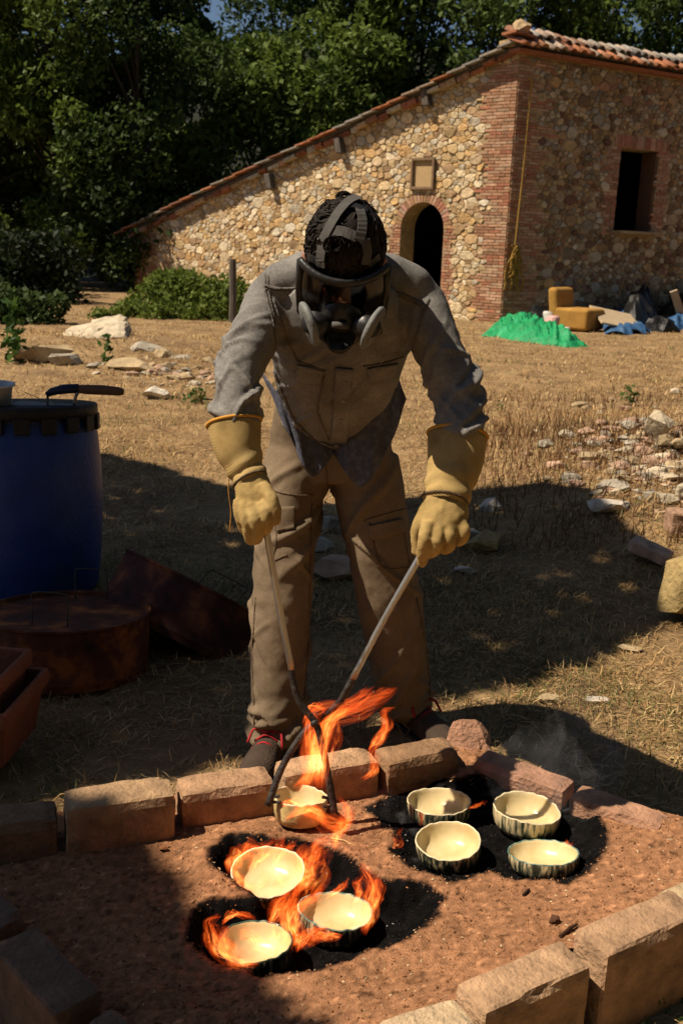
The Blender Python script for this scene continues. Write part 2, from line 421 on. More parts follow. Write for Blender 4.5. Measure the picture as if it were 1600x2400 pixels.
# jambs and arch of the doorway
def column(o, u, n, x0, x1, va, vb, out):
    v = va; i = 0
    while v < vb:
        h = rs.uniform(.06, .07); x = x0
        a, b = x0+rs.uniform(-.12, .03)*(x0 < dcx if u is ug else 1), x1
        mid = a+(b-a)*(.36 if i % 2 else .64)
        for e0, e1 in ((a, mid), (mid, b)): out.append(brick_geo(o, u, n, e0+.005, e1-.005, v+.006, v+h-.006, rs.uniform(.012, .026)))
        v += h; i += 1
column(A0, ug, ng, lo-.24, lo-.004, BZ, dspr, gb); column(A0, ug, ng, hi+.004, hi+.30, BZ, dspr, gb)
na = 24
for i in range(na):
    a0 = math.pi*i/na+.012; a1 = math.pi*(i+1)/na-.012; ra, rb = drad+.004, drad+.20+rs.uniform(-.015, .02)
    q = [(dcx+r*math.cos(a), dspr+r*math.sin(a)) for r, a in ((ra, a0), (rb, a0), (rb, a1), (ra, a1))]
    v = [A0+ug*x+UP*y-ng*.02 for x, y in q]+[A0+ug*x+UP*y+ng*.022 for x, y in q]
    gb.append((.02, v, [(4, 5, 6, 7)[::-1]]+[(k, k+4, (k+1) % 4+4, (k+1) % 4) for k in range(4)], tuple(x*rs.uniform(.85, 1.1) for x in rs.choice(BRICK_C[:5]))))
column(A0, uf, nf, wl-.34, wl-.004, wb-.1, wt, sb); column(A0, uf, nf, wr+.004, wr+.36, wb-.1, wt, sb)
x = wl-.22
while x < wr+.22:
    sb.append(brick_geo(A0, uf, nf, x+.004, x+.066, wt+.01, wt+.27, .022)); x += .07
jt = lambda c: (lo-.26 < c[0] < hi+.32 and c[1] < dspr) or math.hypot(c[0]-dcx, c[1]-dspr) < drad+.22
nl, nt_ = guv(970, 374); nr_, nb_ = guv(1016, 441)
niche = (min(nl, nr_), max(nl, nr_), nb_, nt_)
st = []
for cpoly in cells(0, LG, BZ, lambda u: (HA if u is None else roofline(u)), .048, .185, rs, tries=26000):
    c = (sum(p[0] for p in cpoly)/len(cpoly), sum(p[1] for p in cpoly)/len(cpoly))
    if q1(c) or q2(c) or jt(c) or in_rect(c, niche): continue
    cpoly = clip(cpoly, (HA-HB)/LG, 1, HA-.02); cpoly = clip(cpoly, -1, 0, 0); cpoly = clip(cpoly, 1, 0, LG)
    if len(cpoly) < 3 or area(cpoly) < .0015: continue
    v, f = stone_geo(cpoly, A0, ug, ng, rs); k = rs.uniform(.8, 1.15)
    st.append((area(cpoly), v, f, tuple(x*k for x in rs.choice(STONE_C))))
pieces(st, 'stone', M['stone'], gable)
pieces(gb, 'brick', M['brick'], gable)
st = []
wj = lambda c: (wl-.36 < c[0] < wr+.38 and wb-.12 < c[1] < wt) or (wl-.25 < c[0] < wr+.25 and wt <= c[1] < wt+.3)
for cpoly in cells(0, 6.2, BZ, lambda u: HA, .052, .19, rs, tries=20000):
    c = (sum(p[0] for p in cpoly)/len(cpoly), sum(p[1] for p in cpoly)/len(cpoly))
    if q3(c) or wj(c): continue
    cpoly = clip(cpoly, 0, 1, HA-.1); cpoly = clip(cpoly, -1, 0, 0)
    if len(cpoly) < 3 or area(cpoly) < .0015: continue
    v, f = stone_geo(cpoly, A0, uf, nf, rs, .008, .03); k = rs.uniform(.34, .86)  # stones toned down below the gable's: this wall's shade deepened in their colour
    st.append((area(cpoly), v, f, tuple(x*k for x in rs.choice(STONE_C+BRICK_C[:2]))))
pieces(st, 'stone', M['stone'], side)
pieces(sb, 'brick', M['brick'], side)
# sill, shutter leaf against the right jamb, niche
MB().box(A0+uf*((wl+wr)/2)+UP*(wb-.035)+nf*.0, (wr-wl+.18, .62, .07), (uf, nf, UP)).build('window_sill', M['mortar'], side, bevel=.01)
sh = MB().box(A0+uf*(wr-.055)+UP*((wb+wt)/2)-nf*.24, (.045, .42, wt-wb-.03), (uf, nf, UP)).build('shutter', mat('brown_shutter', [(.11, .055, .03), (.17, .085, .045)], 8, .8, .3, 40), side)
frc = mat('niche_wood', [(.16, .10, .055), (.28, .19, .11)], 12, .85, .4, 40)
nu = (niche[0]+niche[1])/2; nv = (niche[2]+niche[3])/2; nw = niche[1]-niche[0]; nh = niche[3]-niche[2]
MB().box(A0+ug*nu+UP*nv+ng*.012, (nw, .03, nh), (ug, ng, UP)).build('plaque', mat('plaque_clay', [(.42, .28, .13), (.58, .42, .22)], 30, .9, .9, 25, stretch=(1, 1, 5)), gable)
for du, dv, eu, ev in ((-nw/2, 0, .055, nh+.06), (nw/2, 0, .055, nh+.06), (0, nh/2, nw-.056, .06), (0, -nh/2, nw-.056, .06)):
    MB().box(A0+ug*(nu+du)+UP*(nv+dv)+ng*.045, (eu, .09, ev), (ug, ng, UP)).build('plaque_frame', frc, gable, bevel=.006)
# roof
sl = (UP*(HB-HA)+ug*LG); SLL = sl.length; sl.normalize(); rn = ng.cross(sl); rn = rn if rn.z > 0 else -rn
roof0 = A0+UP*(HA+.02)
r = MB()
o = roof0-sl*.1+ng*.14
r.add([o, o+sl*(SLL+.45), o+sl*(SLL+.45)+uf*LF, o+uf*LF]+[p+rn*.07 for p in (o, o+sl*(SLL+.45), o+sl*(SLL+.45)+uf*LF, o+uf*LF)],
      [(0, 1, 2, 3), (4, 5, 6, 7), (0, 1, 5, 4), (1, 2, 6, 5), (2, 3, 7, 6), (3, 0, 4, 7)])
roof = r.build('roof', M['oldwood'], barn)
TILE_C = [(.42, .16, .07), (.36, .14, .07), (.30, .26, .21), (.40, .30, .22), (.26, .12, .07), (.45, .20, .10), (.34, .31, .27)]
def coppo(c, axd, upd, L, r0, r1, t=.014, n=7):
    axd = axd.normalized(); sd_ = axd.cross(upd).normalized(); upd = sd_.cross(axd); v = []; f = []
    for j, (rad, x) in enumerate(((r0, -L/2), (r1, L/2))):
        for rr in (rad, rad-t):
            for i in range(n+1):
                a = math.pi*(i/n); v.append(c+axd*x+sd_*(math.cos(a)*rr)+upd*(math.sin(a)*rr*.85))
    k = n+1
    for i in range(n):
        f += [(i, i+1, 2*k+i+1, 2*k+i), (k+i+1, k+i, 3*k+i, 3*k+i+1), (i+1, i, k+i, k+i+1), (2*k+i, 2*k+i+1, 3*k+i+1, 3*k+i)]
    f += [(0, 2*k, 3*k, k), (n, k+n, 3*k+n, 2*k+n)]
    return v, f
def tl(v, f, c=None, smooth=False, name='roof_tile'):
    k = rs.uniform(.75, 1.2); c = c or rs.choice(TILE_C); return mesh(name, v, f, M['tile'], roof, smooth, cols=tuple(x*k for x in c))
# verge: flat tiles lapping down the slope over a course of bedding bricks
x = -.15; i = 0
while x < SLL+.42:
    L = rs.uniform(.36, .46); lift = rs.uniform(0, .02)
    c = roof0+sl*(x+L/2)+ng*.17+rn*(.10+lift); ax2 = (sl*math.cos(.07)+rn*math.sin(.07))
    sag = -.05*math.sin(math.pi*max(0, min(1, x/SLL))*2)
    b = MB().box(c+rn*sag*.6, (L+.08, .26+rs.uniform(-.03, .04), rs.uniform(.03, .045)), (ax2, ng, ax2.cross(ng)))
    tl(b.v, b.f); x += L
x = .1
while x < SLL+.2:
    L = rs.uniform(.2, .42); dp = rs.uniform(.03, .15); h = rs.uniform(.06, .13)
    c = roof0+sl*(x+L/2)+ng*(.02+dp/2)-rn*(h/2-.0+rs.uniform(-.01, .03))
    b = MB().box(c, (L-.02, dp+.1, h), (sl, ng, rn)); 
    o = tl(b.v, b.f, rs.choice(TILE_C[:2]+BRICK_C[:3]+STONE_C[3:5]), name='bedding_brick'); x += L
for px, py in ((640, 424), (803, 340), (1006, 228)):
    u, v = guv(px, py); MB().box(A0+ug*u+UP*(v-.02)+ng*.09, (.17, .26, .36), (ug, ng, (UP+ug*.25).normalized())).build('beam_end', M['oldwood'], gable, bevel=.02)
# two courses of half-round tiles along the front eave, with the ridge cap stone at the corner
x = -.22
while x < LF:
    out = (nf*math.cos(.38)-UP*math.sin(.38)); upd = (UP*math.cos(.38)+nf*math.sin(.38))
    w_ = rs.uniform(.23, .27)
    v, f = coppo(A0+uf*x+UP*(HA+.10+rs.uniform(-.015, .02))+nf*(.24+rs.uniform(-.04, .03)), out+uf*rs.uniform(-.08, .08), upd, .5, .115, .095)
    tl(v, f, rs.choice(TILE_C[:2]+TILE_C[5:6]+TILE_C[3:4]+TILE_C[:1]), True)
    v, f = coppo(A0+uf*(x+.12)+UP*(HA+.34+rs.uniform(-.03, .03))-nf*(.12+rs.uniform(-.05, .03)), out+uf*rs.uniform(-.15, .15), upd, .48, .115, .098)
    tl(v, f, rs.choice(TILE_C[2:5]+TILE_C[6:]), True)
    x += w_
cc = MB().box(A0+uf*(LF/2-.1)+UP*(HA-.03)+nf*.02, (LF+.2, .36, .07), (uf, nf, UP)).build('cornice_course', M['brick'], roof)
set_cols(cc.data, (.36, .14, .075))
MB().box(A0+uf*(LF/2-.1)+UP*(HA+.13)-nf*.2, (LF+.2, .5, .16), (uf, nf, UP)).build('tile_bedding', M['mortar'], roof)
def rock_geo(c, r, rs, sub_=2, flat=.6, rough=.12, ax=None):
    b = bmesh.new()
    for k in range(16):
        p = Vector((rs.gauss(0, 1), rs.gauss(0, 1), rs.gauss(0, 1))).normalized()
        b.verts.new(Vector((p.x*r[0], p.y*r[1], p.z*r[2]))*rs.uniform(.85, 1.05))
    res = bmesh.ops.convex_hull(b, input=b.verts)
    bmesh.ops.delete(b, geom=list(set([g for g in res['geom_interior'] if isinstance(g, bmesh.types.BMVert)])), context='VERTS')
    bmesh.ops.triangulate(b, faces=b.faces)
    bmesh.ops.subdivide_edges(b, edges=b.edges, cuts=sub_, use_grid_fill=True)
    off = Vector((rs.uniform(0, 50),)*3); s = max(r)
    for v in b.verts:
        q = v.co/s*3+off; v.co += v.co.normalized()*s*rough*.5*(mnoise.noise(q)+.5*mnoise.noise(q*2.7)+.3*mnoise.noise(q*6))
    b.verts.index_update(); v = [Vector(x.co) for x in b.verts]; f = [tuple(q.index for q in x.verts) for x in b.faces]; b.free()
    if ax: v = [ax @ p for p in v]
    return [p+Vector(c) for p in v], f
v, f = rock_geo(A0-uf*.0+UP*(HA+.42)+nf*.0, (.24, .2, .19), rs); tl(v, f, (.50, .36, .2), name='cap_stone')
b = MB().box(A0-uf*.12+UP*(HA+.25)+nf*.08, (.55, .45, .05), ((uf*.97+UP*-.1).normalized(), nf, UP)); tl(b.v, b.f, (.42, .17, .08))
# ------------------------------------------------------------------ trees and plants
def leaf_arrays(c, size, rng, cols, bias=(0, 0, .35), asp=.5, size_var=.4):
    """one rhombic folded leaf per centre"""
    n = len(c); nr = rng.normal(size=(n, 3))+np.array(bias); nr /= np.linalg.norm(nr, axis=1)[:, None]
    t = rng.normal(size=(n, 3)); t -= nr*(t*nr).sum(1)[:, None]; t /= np.linalg.norm(t, axis=1)[:, None]; b = np.cross(nr, t)
    s = (size*(1+size_var*rng.uniform(-1, 1, n)))[:, None]
    v = np.stack([c-t*s*.5, c+b*s*asp*.5+nr*s*.06, c+t*s*.5, c-b*s*asp*.5+nr*s*.06], 1).reshape(-1, 3)
    f = np.arange(4*n).reshape(n, 4); return v, f, np.repeat(cols, 4, axis=0)
def crown_points(cl, n, rng):
    """cl = list of (centre, radius); leaves gathered on the shells of the clumps"""
    w_ = np.array([r**2 for _, r in cl]); k = rng.choice(len(cl), n, p=w_/w_.sum())
    cc = np.array([list(c) for c, _ in cl])[k]; r = np.array([r for _, r in cl])[k]
    d = rng.normal(size=(n, 3)); d /= np.linalg.norm(d, axis=1)[:, None]; d[:, 2] *= .8
    return cc+d*(r*rng.uniform(.25, 1.12, n)**.6)[:, None], k
def tree(label, base, h, rad, nleaf, seed, lo=.12, cname='oak_tree', palette=((.018, .030, .009), (.045, .068, .018)), nclump=46, lsize=.15, trunk_r=.16, lean=(0, 0), clr=.3, cat='tree', group='trees behind the barn', bias=(-.5, -.3, .5)):
    rng = np.random.default_rng(seed); base = Vector(base)
    t = empty(cname, base); tag(t, label, cat, group)
    cl = []
    for k in range(nclump):
        z = lo+(1-lo)*((k+.5)/nclump); a = rng.uniform(0, 2*math.pi)
        env = math.sin(math.pi*min(1, (.18+.82*(z-lo)/(1-lo)))**.8)**.6; q = rad*env*math.sqrt(rng.uniform(.12, 1))
        cl.append((base+Vector((math.cos(a)*q+lean[0]*z, math.sin(a)*q+lean[1]*z, h*z)), rad*clr*rng.uniform(.6, 1.25)))
    c, k = crown_points(cl, nleaf, rng)
    pc = np.array(palette); m = rng.uniform(0, 1, len(cl))[k][:, None]*.75+rng.uniform(0, .25, (nleaf, 1))
    cols = pc[0]*(1-m)+pc[1]*m; cols *= rng.uniform(.75, 1.25, (nleaf, 1))
    v, f, cv = leaf_arrays(c, lsize, rng, cols, bias)
    mesh('crown', v, f, M['leaf'], t, cols=cv)
    b = MB(); top = base+Vector((lean[0]*.8, lean[1]*.8, h*.8)); g0 = base-UP*.2
    mid = base.lerp(top, .5)+Vector((rng.uniform(-.2, .2), rng.uniform(-.2, .2), 0))
    b.tube(spts([g0, base.lerp(mid, .4), mid, top], 4), [trunk_r*(1-.085*i) for i in range(13)], n=8)
    b.build('trunk', M['bark'], t, True)
    lb = MB()
    for cc, r in cl[::2]:
        s0 = base.lerp(top, max(.15, min(.9, (cc.z-base.z)/h*.8)))
        lb.tube([s0, s0.lerp(cc, .5)+UP*.1, cc], [trunk_r*.35, trunk_r*.22, trunk_r*.08], n=5)
    lb.build('limb', M['bark'], t, True); return t
D1 = ((.016, .030, .008), (.060, .095, .020)); D2 = ((.044, .075, .013), (.145, .20, .036)); D3 = ((.036, .060, .015), (.10, .145, .034))
# (px at the foot, distance, height, radius, leaves, palette, label)
TREES = [
 (-60, 30.5, 9.4, 2.9, 17000, D2, 'broad dark green oak filling the left edge of the wood'),
 (130, 31.0, 10.5, 2.8, 19000, D2, 'tall oak left of the barn with brighter shoots on its upper boughs'),
 (330, 31.0, 9.4, 3.0, 17000, D1, 'very dark evergreen oak just behind the low end of the barn'),
 (585, 34.5, 7.4, 2.7, 15000, D2, 'rounded oak behind the middle of the sloping barn roof'),
 (820, 37.0, 10.3, 2.9, 17000, D2, 'bright topped oak behind the upper barn roof above the masked worker'),
 (385, 38.0, 11.6, 2.4, 12000, D1, 'tall thin topped tree left of the small gap of sky'),
 (745, 40.5, 14.0, 2.7, 13000, D1, 'dark trunked tall tree just right of the gap of sky'),
 (960, 38.5, 14.0, 3.6, 14000, D3, 'dark wood tree behind the top of the gable'),
 (1130, 36.0, 13.0, 3.4, 14000, D3, 'dull green tree behind the peak of the roof'),
 (1330, 38.0, 14.0, 3.7, 15000, D2, 'mid green tree above the tiled eave of the barn'),
 (1560, 37.5, 14.0, 3.7, 15000, D3, 'dull green tree at the upper right corner behind the barn'),
 (240, 36.0, 13.5, 3.0, 12000, D1, 'shadowed tall tree at the back of the wood on the left'),
 (-20, 37.0, 14.5, 3.4, 14000, D2, 'tall tree at the upper left corner of the wood'),
 (1690, 36.0, 14.0, 3.6, 12000, D2, 'leafy tree at the right edge behind the barn'),
 (1450, 44.0, 17.5, 4.2, 14000, D3, 'tall back row tree above the right end of the tiled eave'),
 (40, 33.5, 7.0, 2.7, 12000, D1, 'low dark oak filling the gap behind the laurel bush on the left'),
 (640, 52.0, 9.0, 3.2, 6000, D1, 'far tree on the slope below the gap of sky'),
]
for i, (px, d, h, r, n, pal, lab) in enumerate(TREES):
    q = P(px, 650, d); z = float(ground_z(np.array([q.x]), np.array([q.y]))[0])
    tree(lab, (q.x, q.y, z), h, r, n, 40+i, lo=.08 if d < 34 else .2, palette=pal, lsize=.20 if d < 34 else .26, nclump=52)
# shade tree standing outside the frame on the left: its boughs reach over the pit and throw the big shadow
SHADE = [(-330, 985), (60, 1015), (230, 1062), (400, 1100), (530, 1142), (700, 1192), (950, 1190), (1100, 1178), (1300, 1180), (1420, 1205), (1500, 1290), (1610, 1340),
         (1640, 1420), (1540, 1500), (1400, 1560), (1250, 1605), (1050, 1640), (900, 1700), (690, 1775), (560, 1795), (430, 1812), (200, 1852), (90, 1880), (200, 1898), (320, 1915), (430, 1990), (480, 2090), (640, 2230), (800, 2310), (900, 2420), (900, 2700), (-900, 2700), (-900, 985)]
sp = [G(x, y, .1 if y > 1880 else 0) for x, y in SHADE]
def inside(poly, x, y):
    c = np.zeros(len(x), bool); k = len(poly)
    for i in range(k):
        x0, y0 = poly[i][0], poly[i][1]; x1, y1 = poly[(i+1) % k][0], poly[(i+1) % k][1]
        m = ((y0 > y) != (y1 > y)) & (x < (x1-x0)*(y-y0)/((y1-y0) or 1e-9)+x0); c ^= m
    return c
def polydist(poly, x, y):
    d = np.full(len(x), 1e9); k = len(poly)
    for i in range(k):
        a = np.array(poly[i][:2]); b = np.array(poly[(i+1) % k][:2]); ab = b-a
        t = np.clip(((x-a[0])*ab[0]+(y-a[1])*ab[1])/(ab@ab+1e-12), 0, 1)
        d = np.minimum(d, np.hypot(x-a[0]-t*ab[0], y-a[1]-t*ab[1]))
    return np.where(inside(poly, x, y), d, -d)
spx = [(p.x, p.y) for p in sp]
rng = np.random.default_rng(11); K = 60000
x = rng.uniform(-2.6, 2.4, K); y = rng.uniform(.6, 7.2, K); dd = polydist(spx, x, y)
keep = dd > .045+.05*vn(np.stack([x*4, y*4, x*0], 1), 3)
keep &= (rng.random(K) < np.where(dd < .25, 1.0, .55)) | (dd < .2)
x = x[keep]; y = y[keep]; hgt = 5.0+.9*vn(np.stack([x*1.1, y*1.1, x*0], 1), 8)+rng.uniform(-.35, .35, len(x))
sdv = np.array(SUN_DIR)/SUN_DIR.z
c = np.stack([x, y, x*0], 1)+sdv*hgt[:, None]
st_ = empty('shade_tree', (-7.5, 2.0, 0)); tag(st_, 'spreading tree whose low boughs shade the barrel and the pit', 'tree')
colr = np.array(D2[0])+(np.array(D2[1])-np.array(D2[0]))*rng.random((len(c), 1))
v, f, cv = leaf_arrays(c, .14, rng, colr, (0, 0, 1.2), .7); mesh('crown', v, f, M['leaf'], st_, cols=cv)
b = MB(); b.tube(spts([(-7.5, 2, -.2), (-7.4, 2, 1.5), (-7.0, 1.9, 3.2), (-6.2, 1.8, 4.6)], 4), [.24-.008*i for i in range(13)], n=9)
b.build('trunk', M['bark'], st_, True)
b = MB()
for k in range(0, len(c), max(1, len(c)//26)):
    b.tube([(-6.6, 1.85, 4.0), tuple(.5*(c[k]+np.array([-6.6, 1.85, 4.0]))+np.array([0, 0, .25])), tuple(c[k])], [.07, .045, .012], n=5)
b.build('limb', M['bark'], st_, True)

# unseen oaks added outside the frame to block the sky and deepen the shade
for i, (x, y, h, r) in enumerate(((7.0, -1.5, 9, 3.2), (4.0, -5.5, 10, 3.4), (-1.0, -6.5, 10, 3.4), (-6.0, -6.5, 9, 3.2), (10.0, 2.5, 10, 3.4), (12.0, 9.0, 10, 3.2), (1.5, -9.5, 13, 4.0), (-5, -10.5, 13, 4.0), (7.5, -8, 13, 4.0))):
    tree('unseen oak added outside the picture to block the sky', (x, y, -.05), h, r, 8500, 90+i, lo=.1, palette=D2, lsize=.34, nclump=40, group='unseen oaks added to deepen the shade')
# bushes by the low end of the barn
def bush(label, cs, n, seed, pal, lsize, name='bramble_bush', cat='bush', group=None, stems=()):
    rng = np.random.default_rng(seed); base = Vector((cs[0][0][0], cs[0][0][1], 0))
    t = empty(name, base); tag(t, label, cat, group)
    c, k = crown_points([(Vector(a), r) for a, r in cs], n, rng); c[:, 2] = np.abs(c[:, 2])
    pc = np.array(pal); m = rng.random((n, 1)); cols = pc[0]*(1-m)+pc[1]*m
    v, f, cv = leaf_arrays(c, lsize, rng, cols, (-.2, -.35, .4), .6); mesh('foliage', v, f, M['leaf'], t, cols=cv)
    b = MB()
    for a, r in cs[:10]: b.tube([base+UP*-.05+Vector((rng.uniform(-.3, .3), 0, 0)), Vector(a)+UP*r*.5], [.018, .006], n=5)
    for pts in stems: b.tube(spts(pts, 5), .012, n=5)
    b.build('stem', M['bark'], t, True); return t
BR = ((.07, .105, .016), (.17, .215, .036))
cs = []
for px, py, d, r in ((350, 720, 20.5, .45), (395, 690, 20.8, .5), (440, 690, 20.6, .5), (480, 705, 20.4, .45), (520, 700, 20.2, .45), (560, 715, 20, .4), (410, 745, 20, .42), (460, 755, 19.8, .38), (510, 745, 19.8, .4), (330, 745, 20, .35), (300, 735, 19.8, .28), (265, 752, 19.4, .22), (235, 765, 19.2, .2), (385, 670, 21, .3), (430, 668, 21, .3), (365, 765, 19.6, .3), (545, 680, 20.4, .26)):
    cs.append((tuple(P(px, py-10, d)), r*1.05))
bush('bright green bramble bush sprawling in front of the low stone wall', cs, 9000, 71, BR, .10)
cs = [(tuple(P(px, py, 17.5)), r) for px, py, r in ((20, 770, .5), (70, 760, .45), (110, 790, .38), (-20, 790, .6), (60, 800, .35), (140, 812, .22))]
bush('dark leafy laurel bush at the left edge behind the rubble', cs, 2600, 72, ((.03, .055, .015), (.075, .11, .03)), .12, name='laurel_bush')
# dense dark undergrowth closing the foot of the wood left of the barn
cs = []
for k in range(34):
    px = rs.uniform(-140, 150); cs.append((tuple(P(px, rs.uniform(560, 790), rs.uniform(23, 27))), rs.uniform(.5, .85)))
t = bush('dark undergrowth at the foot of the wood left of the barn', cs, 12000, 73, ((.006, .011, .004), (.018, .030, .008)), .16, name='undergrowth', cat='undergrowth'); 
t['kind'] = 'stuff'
# ------------------------------------------------------------------ rocks, posts, rubble
ROCK_C = {'pale': (.56, .47, .33), 'tan': (.44, .33, .19), 'grey': (.40, .35, .27), 'yellow': (.36, .26, .11), 'white': (.62, .55, .45), 'pink': (.48, .31, .21)}
def gz(x, y): return float(ground_z(np.array([x]), np.array([y]))[0])
def ground_hit(px, py):
    q = G(px, py, 0)
    for _ in range(6): q = G(px, py, gz(q.x, q.y))
    return q
def rock(label, px, py, size, col, seed, rough=.12, rot=0, name='rock', group=None, sink=.14, cuts=2, tilt=0):
    r_ = random.Random(seed); q = ground_hit(px, py)
    ax = Matrix.Rotation(rot, 3, 'Z') @ Matrix.Rotation(tilt, 3, 'X')
    v, f = rock_geo((0, 0, 0), size, r_, cuts, rough=rough, ax=ax); zm = min(p.z for p in v); hh = max(p.z for p in v)-zm
    v = [p+Vector((q.x, q.y, q.z-zm-hh*sink)) for p in v]
    o = mesh(name, v, f, M['rock'], cols=ROCK_C[col], origin=q); fix_normals(o.data)
    tag(o, label, 'rock', group or 'stones lying about the field'); return o
rock('low cream stone left of the large slab', 95, 846, (.42, .3, .15), 'tan', 2, .1, .3)
rock('brown shaded stone under the left end of the large slab', 150, 855, (.22, .18, .13), 'grey', 12)
rock('narrow grey stone propped in the rubble right of the slab', 345, 838, (.34, .2, .14), 'grey', 3, .12, .5)
rock('broken tan stone at the right end of the rubble row', 385, 845, (.22, .16, .11), 'tan', 4)
rock('flat grey stone end lying right of the rubble row', 425, 848, (.2, .14, .07), 'grey', 14)
rock('long tan stone lying in front of the rubble row', 300, 868, (.36, .16, .1), 'tan', 15, .14, -.4)
rock('pale lump of stone in the grass left of the worker', 365, 935, (.16, .1, .08), 'white', 5)
rock('yellow stone beside the green weed left of the worker', 466, 935, (.10, .08, .09), 'yellow', 6)
rock('scatter stone in the lit grass near the worker sleeve', 430, 888, (.14, .1, .05), 'tan', 16)
rock('broad white stone on the rubble mound', 1420, 1198, (.15, .09, .055), 'white', 7, .08, .2, sink=.2)
rock('grey pitted stone above the broad white stone', 1430, 1150, (.11, .09, .05), 'grey', 8, .16)
rock('upright tan stone near the crest of the mound', 1540, 1030, (.11, .1, .12), 'pale', 9, .06)
rock('small round stone right of the broad white stone', 1532, 1178, (.045, .04, .04), 'tan', 10)
rock('pale stone at the right edge of the mound', 1592, 1165, (.05, .05, .05), 'pale', 20)
rock('large yellow block at the right edge half in shade', 1608, 1455, (.15, .13, .19), 'yellow', 11, .1, .1, sink=.05)
rock('grey stone in shade beside the right glove', 1085, 1280, (.12, .1, .06), 'grey', 17)
rock('yellowish stone in shade beside the right glove', 1130, 1290, (.13, .09, .07), 'yellow', 18)
rock('flat brown stone lying between the worker legs', 785, 1350, (.16, .12, .07), 'pink', 19, .08, .6)
rock('small pale stone between the worker legs', 770, 1245, (.10, .07, .05), 'grey', 21)
rock('pale stone in the grass between the worker legs', 735, 1290, (.12, .07, .05), 'grey', 22)
rock('white stone at the edge of the shade by the right glove', 1150, 1195, (.07, .05, .06), 'white', 23)
rock('small pale stone in the shaded straw under the right glove', 1090, 1345, (.06, .045, .03), 'white', 24)
rock('flat pale stone on the lit grass at right', 1400, 1645, (.05, .025, .012), 'white', 25)
rock('dark flat stone at the edge of the lit grass', 1290, 1645, (.06, .035, .02), 'tan', 26)
rock('thin pale stone in the middle of the shaded grass', 1470, 1525, (.06, .03, .015), 'tan', 27)
rng = np.random.default_rng(5)
r = MB()
for k in range(620):
    if k < 500: px, py = rng.normal(1530, 100), rng.normal(1065, 55)
    elif k < 560: px, py = rng.normal(330, 70), rng.normal(865, 14)
    else: px, py = rng.normal(470, 60), rng.normal(890, 12)
    if py < 900 and k < 500: continue
    q = ground_hit(px, py); s = .02+.045*rng.random()**3*(1.6 if k >= 500 else 1.2)
    v, f = rock_geo(tuple(q+UP*s*.2), (s*1.2, s, s*.7), random.Random(k), 0)
    r.add(v, f, tuple(np.array(ROCK_C[['pale', 'grey', 'tan', 'pink'][k % 4]])*rng.uniform(.7, 1.05)))
o = r.build('rubble', M['rock']); tag(o, 'small broken stones and mortar lumps strewn on the mound', None, None, 'stuff')
def rough_box(c, L, W, Hh, ax, seed, n=(12, 5, 7), amp=.006, rnd=.012, chip=1.0):
    """block with worn, chipped edges"""
    b = bmesh.new(); bmesh.ops.create_cube(b, size=2.0)
    bmesh.ops.subdivide_edges(b, edges=[e for e in b.edges], cuts=9, use_grid_fill=True)
    p = np.array([v.co[:] for v in b.verts]); e = np.array([L/2, W/2, Hh/2]); q = p*e
    inn = np.maximum(e-rnd, .001); cl = np.clip(q, -inn, inn); dv = q-cl; ln = np.linalg.norm(dv, axis=1)[:, None]+1e-9
    q = np.where(ln > 1e-6, cl+dv/ln*np.minimum(ln, rnd), q)
    edge = (np.abs(p) > .98).sum(1) >= 2
    nz = fbm(q*22+seed*7.7, seed, 3); n2 = vn(q*55+seed, seed+5)
    cen = q/np.linalg.norm(q, axis=1)[:, None]
    q = q+cen*(nz*amp+n2*amp*.35)[:, None]
    ch = np.clip(vn(q*16+seed*3.1, seed+9)-.25, 0, 1)*edge*.017*chip; q = q-cen*ch[:, None]
    R_ = np.array([ax[0], ax[1], ax[2]]); q = q @ R_+np.array(c)
    f = [tuple(v.index for v in x.verts) for x in b.faces]; b.free(); return q, f
rq = ground_hit(218, 822); ax = (Vector((.985, .12, .03)).normalized(), Vector((-.12, .93, .30)).normalized()); ax = (ax[0], ax[1], ax[0].cross(ax[1]))
v, f = rough_box(rq+UP*.20+Vector((0, .2, 0)), .98, .72, .20, ax, 77, amp=.05, rnd=.07, chip=3)
v = np.array(v); rx = v[:, 0]-rq.x; v[:, 2] = rq.z+(v[:, 2]-rq.z)*(1+.45*rx)-.05*np.abs(vn(v*2.3, 4)); v[:, 0] += .22*(v[:, 2]-rq.z)*np.sign(rx+.1)*-1
o = mesh('rock', v, f, M['rock'], None, False, rq, ROCK_C['pale']); tag(o, 'large flat pale slab resting tilted on rubble near the bush', 'rock', 'stones lying about the field')
rq = ground_hit(1520, 1318)
ax = (Vector((.82, -.5, -.25)).normalized(), Vector((.5, .86, 0)).normalized(), None); ax = (ax[0], ax[1], ax[0].cross(ax[1]))
v, f = rough_box(rq+UP*.06, .2, .13, .06, ax, 31); o = mesh('brick', v, f, M['block'], True and None, False, rq, (.50, .34, .25)); tag(o, 'loose pale pink brick lying tilted beside the yellow block', 'brick')
rq = ground_hit(1600, 1250); v, f = rough_box(rq+UP*.06, .18, .14, .13, (Vector((1, 0, 0)), Vector((0, 1, 0)), UP), 32); o = mesh('brick', v, f, M['block'], None, False, rq, (.36, .22, .14)); tag(o, 'brown brick block standing at the right edge of the mound', 'brick')
q = P(545, 700, 19.2); q.z = 0
v, f = tube([q-UP*.2, q+UP*.4+Vector((.01, 0, 0)), q+UP*.9, q+UP*(P(545, 607, 19.2).z)], [.075, .072, .07, .066], n=9)
o = mesh('fence_post', v, f, M['oldwood'], smooth=False, origin=q); tag(o, 'weathered grey wooden post standing in front of the barn wall', 'post')

